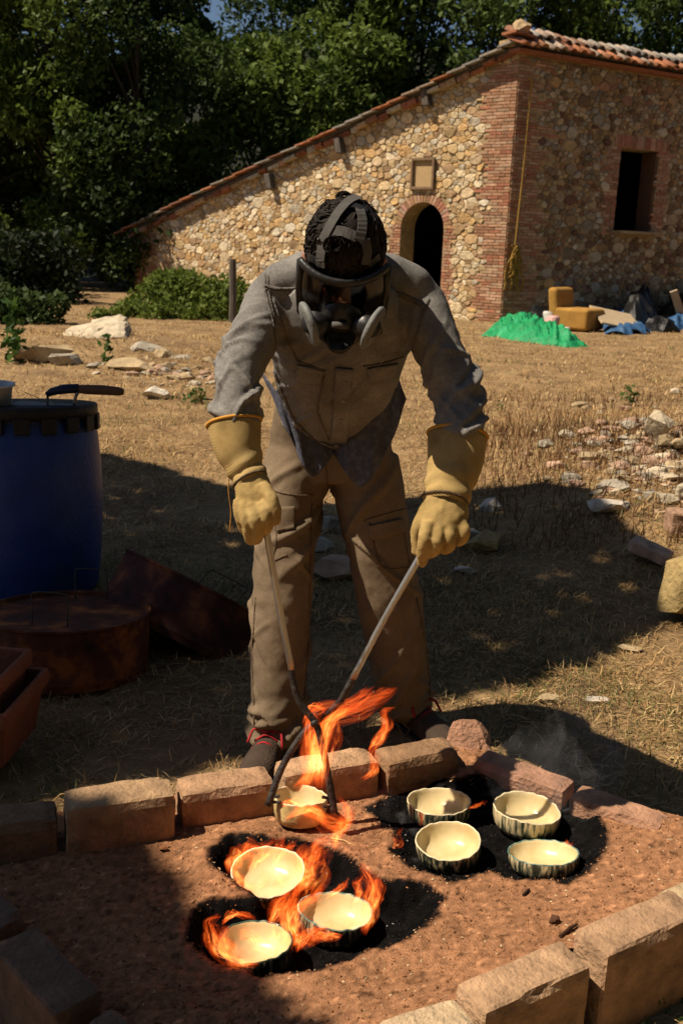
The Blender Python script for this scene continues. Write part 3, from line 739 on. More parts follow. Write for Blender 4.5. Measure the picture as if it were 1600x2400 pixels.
# ------------------------------------------------------------------ sand pit: blocks, sand, burnt hollows
ZT = .2
BLK = [ # label, p0, p1 (ends of the top, middle of the thickness), top z, width, colour
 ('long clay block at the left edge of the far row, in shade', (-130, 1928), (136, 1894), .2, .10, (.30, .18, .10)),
 ('chipped sunlit clay block second from the left in the far row', (147, 1874), (406, 1837), .225, .105, (.44, .28, .155)),
 ('sunlit clay block between the chipped block and the tongs', (414, 1841), (636, 1811), .2, .10, (.42, .25, .14)),
 ('clay block behind the flames and the held bowl', (650, 1800), (876, 1764), .2, .095, (.44, .27, .15)),
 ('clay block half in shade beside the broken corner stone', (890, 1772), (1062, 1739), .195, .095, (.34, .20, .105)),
 ('low pink brick starting the right side next to the corner stone', (1126, 1766), (1338, 1842), .165, .085, (.46, .25, .16)),
 ('low pink brick on the right side above the smoking hollow', (1346, 1848), (1562, 1926), .165, .085, (.45, .245, .15)),
 ('short brown block at the right edge beside the low pink bricks', (1560, 1945), (1760, 2015), .16, .10, (.42, .28, .16)),
 ('pale block end at the far right of the near row', (1570, 2118), (1760, 2030), .2, .09, (.50, .36, .21)),
 ('smooth brown block in the near row, second from the right edge', (1380, 2210), (1612, 2106), .205, .095, (.44, .27, .155)),
 ('rough edged block in the middle of the near row', (1098, 2340), (1352, 2230), .2, .09, (.45, .28, .16)),
 ('pale broken block at the bottom edge of the picture', (890, 2432), (1098, 2368), .2, .085, (.52, .38, .23)),
 ('dark brown block in the lower left corner', (28, 2186), (186, 2352), .2, .10, (.21, .13, .085)),  # lower left blocks coloured darker than the others
 ('dark block end at the left edge above the dark brown block', (-120, 2060), (18, 2168), .2, .10, (.20, .13, .09)),
 ('dark block at the bottom edge beside the dark brown block', (205, 2385), (360, 2520), .19, .10, (.19, .12, .08)),
]
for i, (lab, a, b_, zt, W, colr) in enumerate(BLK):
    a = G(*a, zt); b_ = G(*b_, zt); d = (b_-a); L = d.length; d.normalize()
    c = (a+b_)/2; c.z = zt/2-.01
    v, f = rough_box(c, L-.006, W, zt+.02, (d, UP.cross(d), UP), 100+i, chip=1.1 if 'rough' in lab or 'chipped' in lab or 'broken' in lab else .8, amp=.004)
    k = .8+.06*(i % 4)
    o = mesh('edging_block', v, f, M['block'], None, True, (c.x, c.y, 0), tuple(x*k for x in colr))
    o.data.polygons.foreach_set('use_smooth', [False]*len(o.data.polygons))
    tag(o, lab, 'clay block', 'clay blocks edging the sand pit')
q = G(1092, 1735, .14); v, f = rock_geo((q.x, q.y, .10), (.085, .075, .125), random.Random(8), 2, rough=.14)
o = mesh('corner_stone', v, f, M['block'], None, False, (q.x, q.y, 0), (.44, .24, .15)); fix_normals(o.data); tag(o, 'broken reddish stone at the far right corner of the pit', 'stone')
q = G(1012, 1795, .12); v, f = rock_geo((q.x, q.y, .125), (.035, .03, .03), random.Random(81), 2, rough=.2)
o = mesh('clod', v, f, M['block'], None, False, (q.x, q.y, .1), (.36, .2, .09)); fix_normals(o.data); tag(o, 'crumbly clod of clay against the far row of blocks', 'clod')
PITA = [(512, 1990), (545, 1968), (620, 1966), (720, 1982), (800, 2010), (860, 2040), (890, 2066), (930, 2056), (985, 2062), (1022, 2098), (1000, 2155), (930, 2195), (850, 2230), (760, 2262), (660, 2278), (560, 2258), (480, 2222), (452, 2170), (475, 2125), (540, 2108), (600, 2100), (545, 2060), (512, 2020)]
PITB = [(875, 1885), (930, 1850), (1000, 1834), (1150, 1834), (1310, 1842), (1385, 1868), (1380, 1915), (1415, 1962), (1400, 2015), (1365, 2055), (1300, 2062), (1215, 2045), (1150, 2020), (1050, 2045), (970, 2018), (922, 1985), (935, 1935), (890, 1905)]
PA = [tuple(G(x, y, .115))[:2] for x, y in PITA]; PB = [tuple(G(x, y, .115))[:2] for x, y in PITB]
BED = [tuple(G(x, y, .12))[:2] for x, y in ((-420, 1955), (140, 1888), (640, 1822), (1065, 1760), (1115, 1762), (1350, 1850), (1575, 1932), (1760, 2010), (1760, 2060), (1600, 2125), (1360, 2245), (1100, 2365), (880, 2460), (700, 2620), (380, 2560), (190, 2390), (10, 2200), (-300, 2030))]
def sand_base(x, y):
    n0 = np.array(G(1100, 2360, .2)[:2]); n1 = np.array(G(1600, 2130, .2)[:2]); t = (n1-n0)/np.linalg.norm(n1-n0)
    dn = -(x-n0[0])*t[1]+(y-n0[1])*t[0]                              # distance inwards from the near row
    r0 = np.array(G(1120, 1765, .16)[:2]); r1 = np.array(G(1575, 1928, .16)[:2]); t2 = (r1-r0)/np.linalg.norm(r1-r0)
    dr = (x-r0[0])*t2[1]-(y-r0[1])*t2[0]
    z = .10+.075*np.clip(1-np.abs(dn)/.42, 0, 1)**1.3+.045*np.clip(1-np.abs(dr)/.35, 0, 1)**1.5
    z = z+.012*np.clip(1-((x+.25)/.5)**2-((y-2.05)/.35)**2, 0, 1)
    return z
def pit_field(x, y):
    p = np.stack([x, y, x*0], 1); j = .013*vn(p*24, 4)+.004*vn(p*70, 5)
    return polydist(PA, x, y)+j, polydist(PB, x, y)+j
def sand_z(x, y):
    p = np.stack([x, y, x*0], 1); z = sand_base(x, y); a, b = pit_field(x, y)
    sa = np.clip((a+.012)/.045, 0, 1); sa = sa*sa*(3-2*sa); sb_ = np.clip((b+.02)/.06, 0, 1); sb_ = sb_*sb_*(3-2*sb_)
    rim = .010*np.exp(-((a+.03)/.025)**2)
    z = z-.058*sa-.024*sb_+.6*rim+.0045*fbm(p*6, 21, 3)+.0015*vn(p*42, 22)+.0028*vn(p*100, 23)+(.003*vn(p*60, 25))*np.clip(a*40, 0, 1)
    return z
sx = np.arange(-1.35, 1.35, .0075); sy = np.arange(1.05, 2.62, .0075); X, Y = np.meshgrid(sx, sy); xs, ys = X.ravel(), Y.ravel()
zs = sand_z(xs, ys); f = grid_faces(len(sx), len(sy)); bd = polydist(BED, xs, ys)
f = f[(bd[f] > -.012).all(1)]
a, b_ = pit_field(xs, ys); pp = np.stack([xs, ys, xs*0], 1)
char = np.clip((np.maximum(a, b_)+.018)/.010+.5+.3*vn(pp*120, 31), 0, 1)
ash = np.clip(vn(pp*38, 33)-.55, 0, 1)*1.2*(b_ > 0)
base = np.array((.32, .158, .080))*(1+.22*fbm(pp*14, 30, 3)[:, None]+.28*vn(pp*110, 35)[:, None])
base = np.where(vn(pp*75, 36)[:, None] > .72, base*.45, base); base = np.where(vn(pp*90, 37)[:, None] > .8, base*1.7, base)
dk = np.array((.006, .0055, .0055))*(1+.6*vn(pp*60, 38)[:, None])+np.array((.07, .07, .072))*ash[:, None]
colr = base*(1-char[:, None])+dk*char[:, None]
M['sand'] = mat('clay_sand', None, 60, .97, 1.0, 230, 8, attr=True, dist=.004, vary=.42, spec=.04)
sv, sf = sub(np.hstack([np.stack([xs, ys, zs], 1), np.clip(colr, 0, 1)]), f)
o = mesh('sand_bed', sv[:, :3], sf, M['sand'], smooth=True, cols=sv[:, 3:]); tag(o, 'reddish sand bed of the firing pit with two burnt black hollows', None, None, 'structure')
# chips of sawdust and clay crumbs on the sand, charcoal in the hollows
rng = np.random.default_rng(9); K = 26000
x = rng.uniform(-1.2, 1.2, K); y = rng.uniform(1.1, 2.6, K); ok = polydist(BED, x, y) > .01; x = x[ok]; y = y[ok]; K = len(x)
a, b_ = pit_field(x, y); inb = (a > 0) | (b_ > 0); z = sand_z(x, y)
L = np.where(inb, rng.uniform(.002, .007, K), .0016+.007*rng.random(K)**3); ang = rng.uniform(0, 6.283, K)
d = np.stack([np.cos(ang), np.sin(ang), rng.uniform(-.3, .3, K)], 1); sd_ = np.stack([-np.sin(ang), np.cos(ang), x*0], 1)
c = np.stack([x, y, z+.0012], 1); w_ = (L*np.where(inb, .6, .45))[:, None]; h_ = np.array([0, 0, 1])*(L*.45)[:, None]
v = np.stack([c-d*L[:, None]/2-sd_*w_/2, c+d*L[:, None]/2-sd_*w_/2, c+d*L[:, None]/2+sd_*w_/2, c-d*L[:, None]/2+sd_*w_/2, c+h_], 1).reshape(-1, 3)
i5 = (np.arange(K)*5)[:, None]; f = np.concatenate([i5+np.array([[0, 1, 4]]), i5+np.array([[1, 2, 4]]), i5+np.array([[2, 3, 4]]), i5+np.array([[3, 0, 4]])])
cc = np.array((.29, .135, .062))*rng.uniform(.4, 1.5, (K, 1)); pale = rng.random(K) < .10; cc[pale] = np.array((.60, .42, .25))
cc[inb] = np.array((.012, .011, .011))*rng.uniform(.5, 2, (inb.sum(), 1)); g_ = inb & (rng.random(K) < .02); cc[g_] = (.3, .29, .28)
o = mesh('sawdust', v, f, M['sand'], cols=np.repeat(cc, 5, axis=0)); tag(o, 'loose sawdust, clay crumbs and charcoal bits on the sand', None, None, 'stuff')
def twig(label, p0, p1, r, col, name='twig'):
    a = G(*p0, .12); b_ = G(*p1, .12); a.z = float(sand_z(np.array([a.x]), np.array([a.y]))[0])+r; b_.z = float(sand_z(np.array([b_.x]), np.array([b_.y]))[0])+r*1.5
    v, f = tube([a, a.lerp(b_, .5)+Vector((.003, .004, .002)), b_], [r, r*1.1, r*.6], n=6); o = mesh(name, v, f, M['sand'], None, False, a, col); tag(o, label, 'twig')
twig('dark bent twig on the sand near the rough edged block', (1308, 2230), (1348, 2202), .004, (.06, .03, .02))
twig('pale straw stalk on the sand under the held bowl', (775, 1955), (832, 1972), .0016, (.6, .42, .2))
twig('small dark stick on the sand right of the lower hollow', (1225, 2100), (1240, 2085), .0035, (.05, .03, .02))
lf = G(350, 1945, .13); z0 = float(sand_z(np.array([lf.x]), np.array([lf.y]))[0])
lv = [lf+Vector(q) for q in ((-.018, 0, .002), (-.006, -.008, .012), (.012, -.002, .028), (.016, .004, .04), (.004, .008, .03), (-.01, .006, .014))]
o = mesh('dry_leaf', [(p.x, p.y, p.z-lf.z+z0) for p in lv]+[(p.x+.001, p.y+.0016, p.z-lf.z+z0) for p in lv], [(0, 1, 5), (1, 4, 5), (1, 2, 4), (2, 3, 4), (6, 11, 7), (7, 11, 10), (7, 10, 8), (8, 10, 9)], M['sand'], None, False, (lf.x, lf.y, z0), (.42, .22, .11)); tag(o, 'curled brown dry leaf against the chipped block', 'leaf')
for lab, px, py, s in (('brown clay pebble on the sand near the chipped block', 382, 1985, .012), ('dark lump of charred clay on the sand at right', 1295, 2185, .016), ('dark crumb on the sand beside the right hollow', 1410, 1905, .008)):
    q = G(px, py, .12); z0 = float(sand_z(np.array([q.x]), np.array([q.y]))[0]); v, f = rock_geo((q.x, q.y, z0+s*.4), (s, s*.8, s*.7), random.Random(px), 1)
    o = mesh('pebble', v, f, M['sand'], None, False, (q.x, q.y, z0), (.1, .05, .03) if 'dark' in lab else (.34, .15, .07)); fix_normals(o.data); tag(o, lab, 'pebble')
# ------------------------------------------------------------------ bowls
BOWLS = []
def glaze(name, inner=True, dark=.5):
    m = bpy.data.materials.new(name); m.use_nodes = True; n = m.node_tree.nodes; l = m.node_tree.links; b = n['Principled BSDF']
    b.inputs['Roughness'].default_value = .22; b.inputs['Specular IOR Level'].default_value = .5; b.inputs['Coat Weight'].default_value = .3; b.inputs['Coat Roughness'].default_value = .08
    tc = n.new('ShaderNodeTexCoord'); mp = n.new('ShaderNodeMapping'); no = n.new('ShaderNodeTexNoise'); rp = n.new('ShaderNodeValToRGB')
    mp.inputs['Scale'].default_value = (1, 1, 1) if inner else (1, 1, .16)
    no.inputs['Scale'].default_value = 18 if inner else 105; no.inputs['Detail'].default_value = 5
    l.new(tc.outputs['Object'], mp.inputs[0]); l.new(mp.outputs[0], no.inputs['Vector']); l.new(no.outputs[0], rp.inputs[0])
    e = rp.color_ramp.elements
    if inner:
        e[0].position = .3; e[0].color = (.55, .41, .18, 1); e[1].position = .62; e[1].color = (.70, .565, .31, 1)
    else:
        e[0].position = dark-.09; e[0].color = (.018, .024, .018, 1); e[1].position = dark+.13; e[1].color = (.62, .50, .28, 1)
        x = e.new(dark); x.color = (.11, .12, .075, 1)
    l.new(rp.outputs[0], b.inputs['Base Color'])
    bp = n.new('ShaderNodeBump'); bp.inputs['Strength'].default_value = .35; bp.inputs['Distance'].default_value = .004
    l.new(no.outputs[0], bp.inputs['Height']); l.new(bp.outputs[0], b.inputs['Normal']); return m
GL_IN = glaze('cream_glaze'); GL_OUT = [glaze('streaked_glaze', False, d) for d in (.50, .56, .42)]
GL_RIM = mat('teal_rim', [(.03, .07, .06), (.12, .22, .19), (.5, .45, .28)], 45, .25, .2, 60); GL_RIMC = mat('cream_rim', [(.60, .50, .30), (.75, .66, .45)], 40, .25, .2, 60)
GL_DARK = mat('dark_rim', [(.012, .03, .024), (.06, .12, .09)], 45, .2, .2, 60)
def bowl(label, px, py, wpx, hgt, tx, ty, outer, rim, zrim=None, seed=0, scal=.007, dimple=False):
    rr_ = random.Random(seed); zr = .14
    for _ in range(3):
        q = G(px, py, zr); zr = zrim or float(sand_z(np.array([q.x]), np.array([q.y]))[0])+hgt+.004
    q = G(px, py, zr)
    dep = (CAMP-q).length*.97; R = wpx*dep/FPX/2; up = Vector((tx, ty, 1)).normalized(); e1 = Vector((1, 0, 0)); e1 = (e1-up*e1.dot(up)).normalized(); e2 = up.cross(e1)
    n = 72; prof = [(.0, .07), (.34, .085), (.58, .14), (.76, .29), (.87, .55), (.925, .82), (.945, .965), (.965, 1.0), (.992, 1.0), (1.0, .96), (.99, .62), (.955, .3), (.87, .06), (.78, 0), (.0, 0)]
    ph = [rr_.uniform(0, 6) for _ in range(4)]; v = []; f = []; base = q-up*hgt
    for j, (r, h) in enumerate(prof):
        for k in range(n):
            a = 2*math.pi*k/n
            w_ = 1+.05*math.cos(2*a+ph[2]*.2)*(seed != 8)+.012*math.sin(3*a+ph[0])+.006*math.sin(5*a+ph[1])
            sc_ = scal*(abs(math.sin(a*8.5+ph[2]))-.5) if j >= 6 and j <= 12 else .010*(mnoise.noise(Vector((math.cos(a)*3, math.sin(a)*3, h*3+seed)))) 
            hz = h*(1+(.03*math.sin(2*a+ph[3])+.012*math.sin(5*a+ph[2])+.016*math.sin(13*a+ph[1])+.014*math.sin(19*a+ph[0]))*(h > .5))
            dm = -.012*max(0, mnoise.noise(Vector((math.cos(a)*5, math.sin(a)*5, h*4)))) if dimple and j >= 9 else 0
            v.append(base+(e1*math.cos(a)+e2*math.sin(a))*(R*(r*w_+sc_*(r > .5)+dm))+up*(hgt*hz))
    m = len(prof)
    for j in range(m-1):
        for k in range(n): f.append((j*n+k, j*n+(k+1) % n, (j+1)*n+(k+1) % n, (j+1)*n+k))
    o = mesh('bowl', v, f, [GL_IN, rim, outer], None, True, base)
    for i, pl in enumerate(o.data.polygons):
        j = i//n; pl.material_index = 0 if j < 6 else (1 if j < 9 else 2)
    fix_normals(o.data); tag(o, label, 'bowl', 'glazed bowls in the pit'); BOWLS.append((o, R, up)); return o, R
bowl('largest cream bowl among the flames at the top of the lower hollow', 627, 2040, 164, .052, -.10, -.16, GL_OUT[0], GL_RIMC, None, 1)
bowl('cream bowl with dark speckled rim on the right of the lower hollow', 786, 2132, 162, .052, .06, .10, GL_OUT[1], GL_RIM, None, 2)
bowl('bowl with dark green rim burning at the bottom of the lower hollow', 595, 2206, 164, .055, -.10, .06, GL_OUT[1], GL_DARK, None, 3)
bowl('cream bowl at the upper left of the smoking right hollow', 1027, 1876, 141, .050, -.05, .07, GL_OUT[0], GL_RIMC, None, 4)
bowl('pale sided cream bowl at the upper right of the smoking hollow', 1234, 1892, 146, .056, .02, .02, GL_OUT[2], GL_RIMC, None, 5)
bowl('bowl with pale rim tilted to the viewer at the lower left of the smoking hollow', 1050, 1968, 143, .054, -.12, -.10, GL_OUT[0], GL_RIMC, None, 6)
bowl('shallow bowl with teal rim at the lower right of the smoking hollow', 1271, 1996, 152, .042, -.08, .20, GL_OUT[0], GL_RIM, None, 7)
hb, _ = bowl('dimpled bowl held upright in the jaws of the tongs', 704, 1864, 126, .064, .03, .16, GL_OUT[2], GL_RIMC, .178, 8, .0, True)
hb.data.materials[2] = mat('held_glaze', [(.20, .15, .07), (.58, .43, .18), (.68, .54, .28)], 16, .3, .3, 30)

# the sand gives way under each bowl
def press(me_o):
    me = me_o.data; c = np.empty(len(me.vertices)*3); me.vertices.foreach_get('co', c); c = c.reshape(-1, 3); off = np.array(me_o.location)
    for o_, R_, up_ in BOWLS:
        b0 = np.array(o_.location); w_ = c+off; d = np.hypot(w_[:, 0]-b0[0], w_[:, 1]-b0[1]); u_ = np.array(up_)
        pl = b0[2]-.004-((w_[:, 0]-b0[0])*u_[0]+(w_[:, 1]-b0[1])*u_[1])/u_[2]
        k = d < R_*.93; c[k, 2] = np.minimum(c[k, 2], pl[k]-off[2])
    me.vertices.foreach_set('co', c.ravel()); me.update()
for nm in ('sand_bed', 'sawdust'): press(bpy.data.objects[nm])

# ------------------------------------------------------------------ blue barrel and what lies on it
def lathe(c, prof, n=48, ax=None):
    ax = ax or (Vector((1, 0, 0)), Vector((0, 1, 0)), UP); v = []; f = []
    for r, z in prof:
        for k in range(n):
            a = 2*math.pi*k/n; v.append(Vector(c)+ax[0]*(r*math.cos(a))+ax[1]*(r*math.sin(a))+ax[2]*z)
    for j in range(len(prof)-1):
        for k in range(n): f.append((j*n+k, j*n+(k+1) % n, (j+1)*n+(k+1) % n, (j+1)*n+k))
    return v, f
M['blue'] = mat('blue_plastic', [(.010, .036, .17), (.013, .048, .235), (.04, .07, .21)], 7, .42, .15, 60, spec=.4)
M['blackp'] = mat('black_band', [(.012, .011, .011), (.03, .026, .024)], 12, .5, .3, 60)
bq = G(105, 1425, 0); BR_ = .315
bc = Vector((P(-85, 1200, 4.12).x+.0, 4.12, 0)); bh = .875
rt = P(236, 1150, 4.12).x; bc.x = rt-BR_
barrel = empty('barrel', bc); tag(barrel, 'blue plastic barrel with black clamped lid at the left edge', 'barrel')
LEAN = Vector((-.02, .085, 1)).normalized(); BAX = (Vector((1, 0, .02)).normalized(), None, LEAN); BAX = (BAX[0], LEAN.cross(BAX[0]).normalized(), LEAN*.93)
v, f = lathe(bc, [(0, .0), (BR_*.86, 0), (BR_*.91, .03), (BR_*.965, .2), (BR_, .42), (BR_*.99, .6), (BR_*.955, .74), (BR_*.90, .80), (BR_*.90, .83), (BR_*.93, .84), (BR_*.93, .865), (0, .865)], 48, BAX)
o = mesh('body', v, f, M['blue'], barrel, True); fix_normals(o.data)
v, f = lathe(bc, [(0, .872), (BR_*.95, .872), (BR_*.965, .866), (BR_*.965, .818), (BR_*.93, .812)], 48, BAX); o = mesh('lid', v, f, M['blackp'], barrel, True); fix_normals(o.data)
for k in range(18):
    a = 2*math.pi*k/18+.1; d = BAX[0]*math.cos(a)+BAX[1]*math.sin(a); t_ = LEAN.cross(d)
    MB().box(bc+d*(BR_*.955)+LEAN*.735, (.02, .062, .065), (d, t_, LEAN)).build('clamp_tab', M['blackp'], barrel, bevel=.004)
d = Vector((.9, -.43, 0)); MB().tube([bc+d*BR_*.96+UP*.742, bc+d*(BR_*1.03)+UP*.738, bc+d*(BR_*1.06)+UP*.733], [.008, .007, .004], n=6).build('clamp_lever', M['blackp'], barrel)
TY = bc.y-.02; fl = empty('plastering_float', P(180, 945, TY)); tag(fl, 'plastering trowel with blue and brown handle lying on the barrel lid', 'trowel')
zt = .812
hp = [P(x, y, TY) for x, y in ((110, 925), (122, 918), (150, 912), (185, 910))]; v, f = tube(hp, [(.011, .009), (.016, .014), (.02, .017), (.019, .016)], n=12); o = mesh('grip', v, f, mat('navy_grip', [(.012, .018, .05), (.02, .03, .08)], 9, .5), fl, True)
hp = [P(x, y, TY) for x, y in ((186, 912), (205, 913), (240, 914), (278, 917), (290, 919))]; v, f = tube(hp, [(.017, .015), (.02, .017), (.021, .018), (.018, .016), (.013, .012)], n=12); o = mesh('handle', v, f, mat('brown_handle', [(.10, .055, .035), (.16, .09, .055)], 9, .6), fl, True)
mt = mat('worn_steel', [(.18, .17, .16), (.32, .30, .28)], 14, .45, .3, 60, metallic=.8)
z_ = lambda p: Vector((p.x, p.y, zt+.004-(p.y-bc.y)*.085))
MB().tube(spts([P(186, 914, TY), P(178, 930, TY), z_(P(174, 955, TY))], 4), .007, n=8).build('shank', mt, fl, True)
MB().tube(spts([P(113, 922, TY), P(112, 938, TY), z_(P(112, 950, TY))], 4), .006, n=8).build('shank', mt, fl, True)
MB().box(z_(P(105, 955, TY)), (.26, .11, .003), (Vector((.97, -.2, .0)).normalized(), Vector((.2, .97, 0)).normalized(), UP)).build('blade', mt, fl)
MB().tube([P(60, 920, TY+.1), P(110, 940, TY+.05), z_(P(150, 955, TY))], [.0015, .0015, .0015], n=5).build('wire', mt, fl)
bk_ = empty('white_tub', bc+Vector((-.02, .02, .812))); tag(bk_, 'white plastic tub standing on the barrel lid at the left edge', 'tub')
tc_ = Vector((P(-42, 950, 4.0).x, 4.05, .808)); v, f = lathe(tc_, [(0, 0), (.095, 0), (.108, .085), (.118, .088), (.118, .098), (.105, .098), (.1, .01), (0, .01)], 32); bk_.location = tc_
mesh('tub_body', v, f, mat('white_plastic', [(.6, .62, .66), (.75, .76, .78)], 4, .4), bk_, True)

# ------------------------------------------------------------------ cut steel drums, terracotta planters
def rust(name, k=1.0):
    return mat(name, [(.03*k, .012*k, .008), (.13*k, .036*k, .014), (.52*k, .16*k, .03)], 9, .8, .7, 45, 9, dist=.006)
M['rust'] = rust('rusty_steel'); M['rust2'] = rust('dark_rust', .55)
def cut_drum(label, c, R, Hh, ax, m, seed, wires, wireh=.11):
    e = empty('cut_drum', c); tag(e, label, 'drum', 'cut steel drum covers'); c = Vector(c)
    v, f = lathe(c, [(R, 0), (R, Hh*.1), (R*1.006, Hh*.12), (R, Hh*.14), (R, Hh*.94), (R*1.018, Hh*.96), (R*1.018, Hh), (R*.985, Hh), (R*.975, Hh*.93), (0, Hh*.92)], 56, ax)
    o = mesh('shell', v, f, m, e, True); fix_normals(o.data)
    sm = o.modifiers.new('e', 'EDGE_SPLIT'); sm.split_angle = math.radians(40)
    for (a, b, tz) in wires:
        p0 = c+ax[0]*a[0]*R+ax[1]*a[1]*R+ax[2]*Hh*.93; p1 = c+ax[0]*b[0]*R+ax[1]*b[1]*R+ax[2]*Hh*.93; u_ = ax[2]*wireh+ax[0]*tz
        MB().tube(spts([p0, p0+u_*.5, p0+u_*.95, p0.lerp(p1, .14)+u_*1.05, p0.lerp(p1, .86)+u_*1.05, p1+u_*.95, p1+u_*.5, p1], 4),   .0024, n=6).build('wire_handle', M['wire'], e, True)
    return e
dz = G(165, 1658, 0); dR = .29; dc = Vector((P(160, 1500, 3.33).x, dz.y+dR+.02, .0))
M['wire'] = mat('dark_wire', [(.05, .04, .035), (.11, .09, .08)], 30, .6, metallic=.3)
DA2 = Vector((0, .11, 1)).normalized(); DAX = (Vector((1, 0, 0)), DA2.cross(Vector((1, 0, 0))), DA2)
cut_drum('upright shallow rusty drum with wire handles standing in front of the barrel', dc, dR, .215, DAX, M['rust'], 1, [((-.25, -.55), (.18, -.6), 0), ((-.1, .78), (.32, .75), 0)])
tl_ax = math.radians(27); a2 = Vector((math.sin(tl_ax), .42, math.cos(tl_ax))).normalized(); a0 = Vector((math.cos(tl_ax), 0, -math.sin(tl_ax))); a0 = (a0-a2*a0.dot(a2)).normalized(); a1 = a2.cross(a0)
tcn = P(420, 1500, 3.70)
cut_drum('dark drum cover leaning tilted against the upright drum behind the worker leg', tcn,   .35, .225, (a0, a1, a2), M['rust2'], 2, [((-.12, -.2), (.35, -.25), .02), ((.45, -.1), (.85, .1), .02)], .09)
def planter(label, c, w_, h_, rot, seed):
    e = empty('planter', c); tag(e, label, 'flower pot', 'terracotta planters at the left edge'); R_ = Matrix.Rotation(rot, 3, 'Z'); v = []; f = []
    for (s, z) in ((.80, 0), (.95, h_-.05), (1.04, h_-.05), (1.06, h_-.025), (1.04, h_), (.93, h_), (.90, h_-.05), (.76, .02)):
        for sx_, sy_ in ((-1, -.5), (1, -.5), (1, .5), (-1, .5)):
            v.append(Vector(c)+R_ @ Vector((sx_*w_/2*(1-(1-s)*.55), sy_*w_*.62*s, z)))
    for j in range(7):
        for k in range(4): f.append((j*4+k, j*4+(k+1) % 4, j*4+4+(k+1) % 4, j*4+4+k))
    f.append((0, 1, 2, 3)); f.append((28, 29, 30, 31))
    o = mesh('pot', v, f, mat('terracotta', [(.20, .065, .032), (.30, .10, .05)], 6, .85, .4, 60) if 'terracotta' not in M else M['terracotta'], e); fix_normals(o.data)
    M['terracotta'] = o.data.materials[0]
    bv = o.modifiers.new('b', 'BEVEL'); bv.width = .008; bv.segments = 2
pc = P(75, 1600, 2.62); planter('front terracotta planter at the left edge beside the rusty drum', (pc.x-.26, 2.62, .06), .5, .185, math.radians(-4), 1)
planter('terracotta planter nested inside the front one at the left edge', (pc.x-.29, 2.62, .125), .47, .185, math.radians(-5), 2)

# ------------------------------------------------------------------ things lying along the shaded barn wall
def at(px, py): return G(px, py, 0)
M['mustard'] = mat('mustard_upholstery', [(.30, .15, .03), (.42, .225, .05)], 5, .95, .3, 40)
ch = at(1345, 774); ch.z = gz(ch.x, ch.y); chair = empty('armless_chair', ch); tag(chair, 'mustard upholstered armless low chair standing by the barn wall', 'chair')
cs_ = P(1400, 782, ch.y).x-P(1288, 782, ch.y).x; Wd = .76; cr = math.radians(-41)
cx_ = Vector((math.cos(cr), math.sin(cr), 0)); cyv = Vector((-cx_.y, cx_.x, 0))
def soft(nm, c, e, ax, m, parent, r=.06):
    o = MB().box(c, e, ax).build(nm, m, parent); b = o.modifiers.new('b', 'BEVEL'); b.width = r; b.segments = 4
    o.data.polygons.foreach_set('use_smooth', [True]*len(o.data.polygons)); o.modifiers.new('w', 'WEIGHTED_NORMAL'); return o
sh_ = P(1340, 722, ch.y).z-ch.z; bhh = P(1300, 672, ch.y).z-ch.z
soft('seat', ch+UP*(sh_*.5+.02)+cx_*.08, (Wd, Wd*.98, sh_-.02), (cx_, cyv, UP), M['mustard'], chair, .07)
bt = math.radians(-8); bu = (UP*math.cos(bt)+cx_*math.sin(bt)).normalized()
soft('backrest', ch+UP*(bhh*.5)-cx_*(Wd*.44), (.22, Wd*.96, bhh*.98), (cx_, cyv, bu), M['mustard'], chair, .08)
def drape(label, name, pts, hmax, m, seed, cat, res=60, thick=.012, fold=1.0, zoff=0):
    """crumpled sheet lying on the ground inside the pixel outline pts"""
    poly = [tuple(at(*p))[:2] for p in pts]; xs_ = [p[0] for p in poly]; ys_ = [p[1] for p in poly]
    ux = np.linspace(min(xs_)-.1, max(xs_)+.1, res*2); uy = np.linspace(min(ys_)-.1, max(ys_)+.1, res); X, Y = np.meshgrid(ux, uy); x, y = X.ravel(), Y.ravel()
    d = polydist(poly, x, y); p = np.stack([x, y, x*0+seed], 1); rad = max(d.max(), .05)
    z = ground_z(x, y)+.004+np.clip(d/.05, -1, 0)*.07+zoff*np.clip(d/rad*4, 0, 1)+hmax*np.clip(d/rad, 0, 1)**.6*(.62+.38*vn(p*2.3, seed))+.10*fold*(np.clip(1-2.2*np.abs(vn(p*4.2, seed+1)), 0, 1))*np.clip(d/rad*2, 0, 1)+.05*fold*np.clip(1-2.2*np.abs(vn(p*9, seed+2)), 0, 1)*np.clip(d/rad*3, 0, 1)
    f = grid_faces(len(ux), len(uy)); f = f[(d[f] > -.09).all(1)]; v, f = sub(np.stack([x, y, z], 1), f)
    o = mesh(name, v, f, m, None, False, (poly[0][0], poly[0][1], 0)); s_ = o.modifiers.new('s', 'SOLIDIFY'); s_.thickness = thick; s_.offset = 1
    tag(o, label, cat); return o
M['green'] = mat('green_net', [(.006, .18, .06), (.010, .27, .09), (.04, .36, .16)], 5, .5, .7, 14, dist=.06)
M['bluet'] = mat('blue_tarp', [(.025, .075, .17), (.045, .12, .25)], 4, .5, .6, 14, dist=.05)
M['junkw'] = mat('dirty_white', [(.5, .46, .4), (.72, .68, .62)], 6, .6, .2, 30); M['junkp'] = mat('faded_pink', [(.5, .25, .22), (.62, .38, .34)], 6, .6); M['blackbag'] = mat('black_sheet', [(.006, .006, .006), (.014, .013, .013)], 5, .5, .5, 20)
drape('bright green crumpled netting heaped on the dry grass by the barn corner', 'green_net', [(1128, 790), (1155, 770), (1190, 760), (1240, 758), (1290, 775), (1330, 795), (1376, 812), (1330, 814), (1270, 808), (1200, 800), (1170, 792)], .22, M['green'], 3, 'netting', fold=1.7)
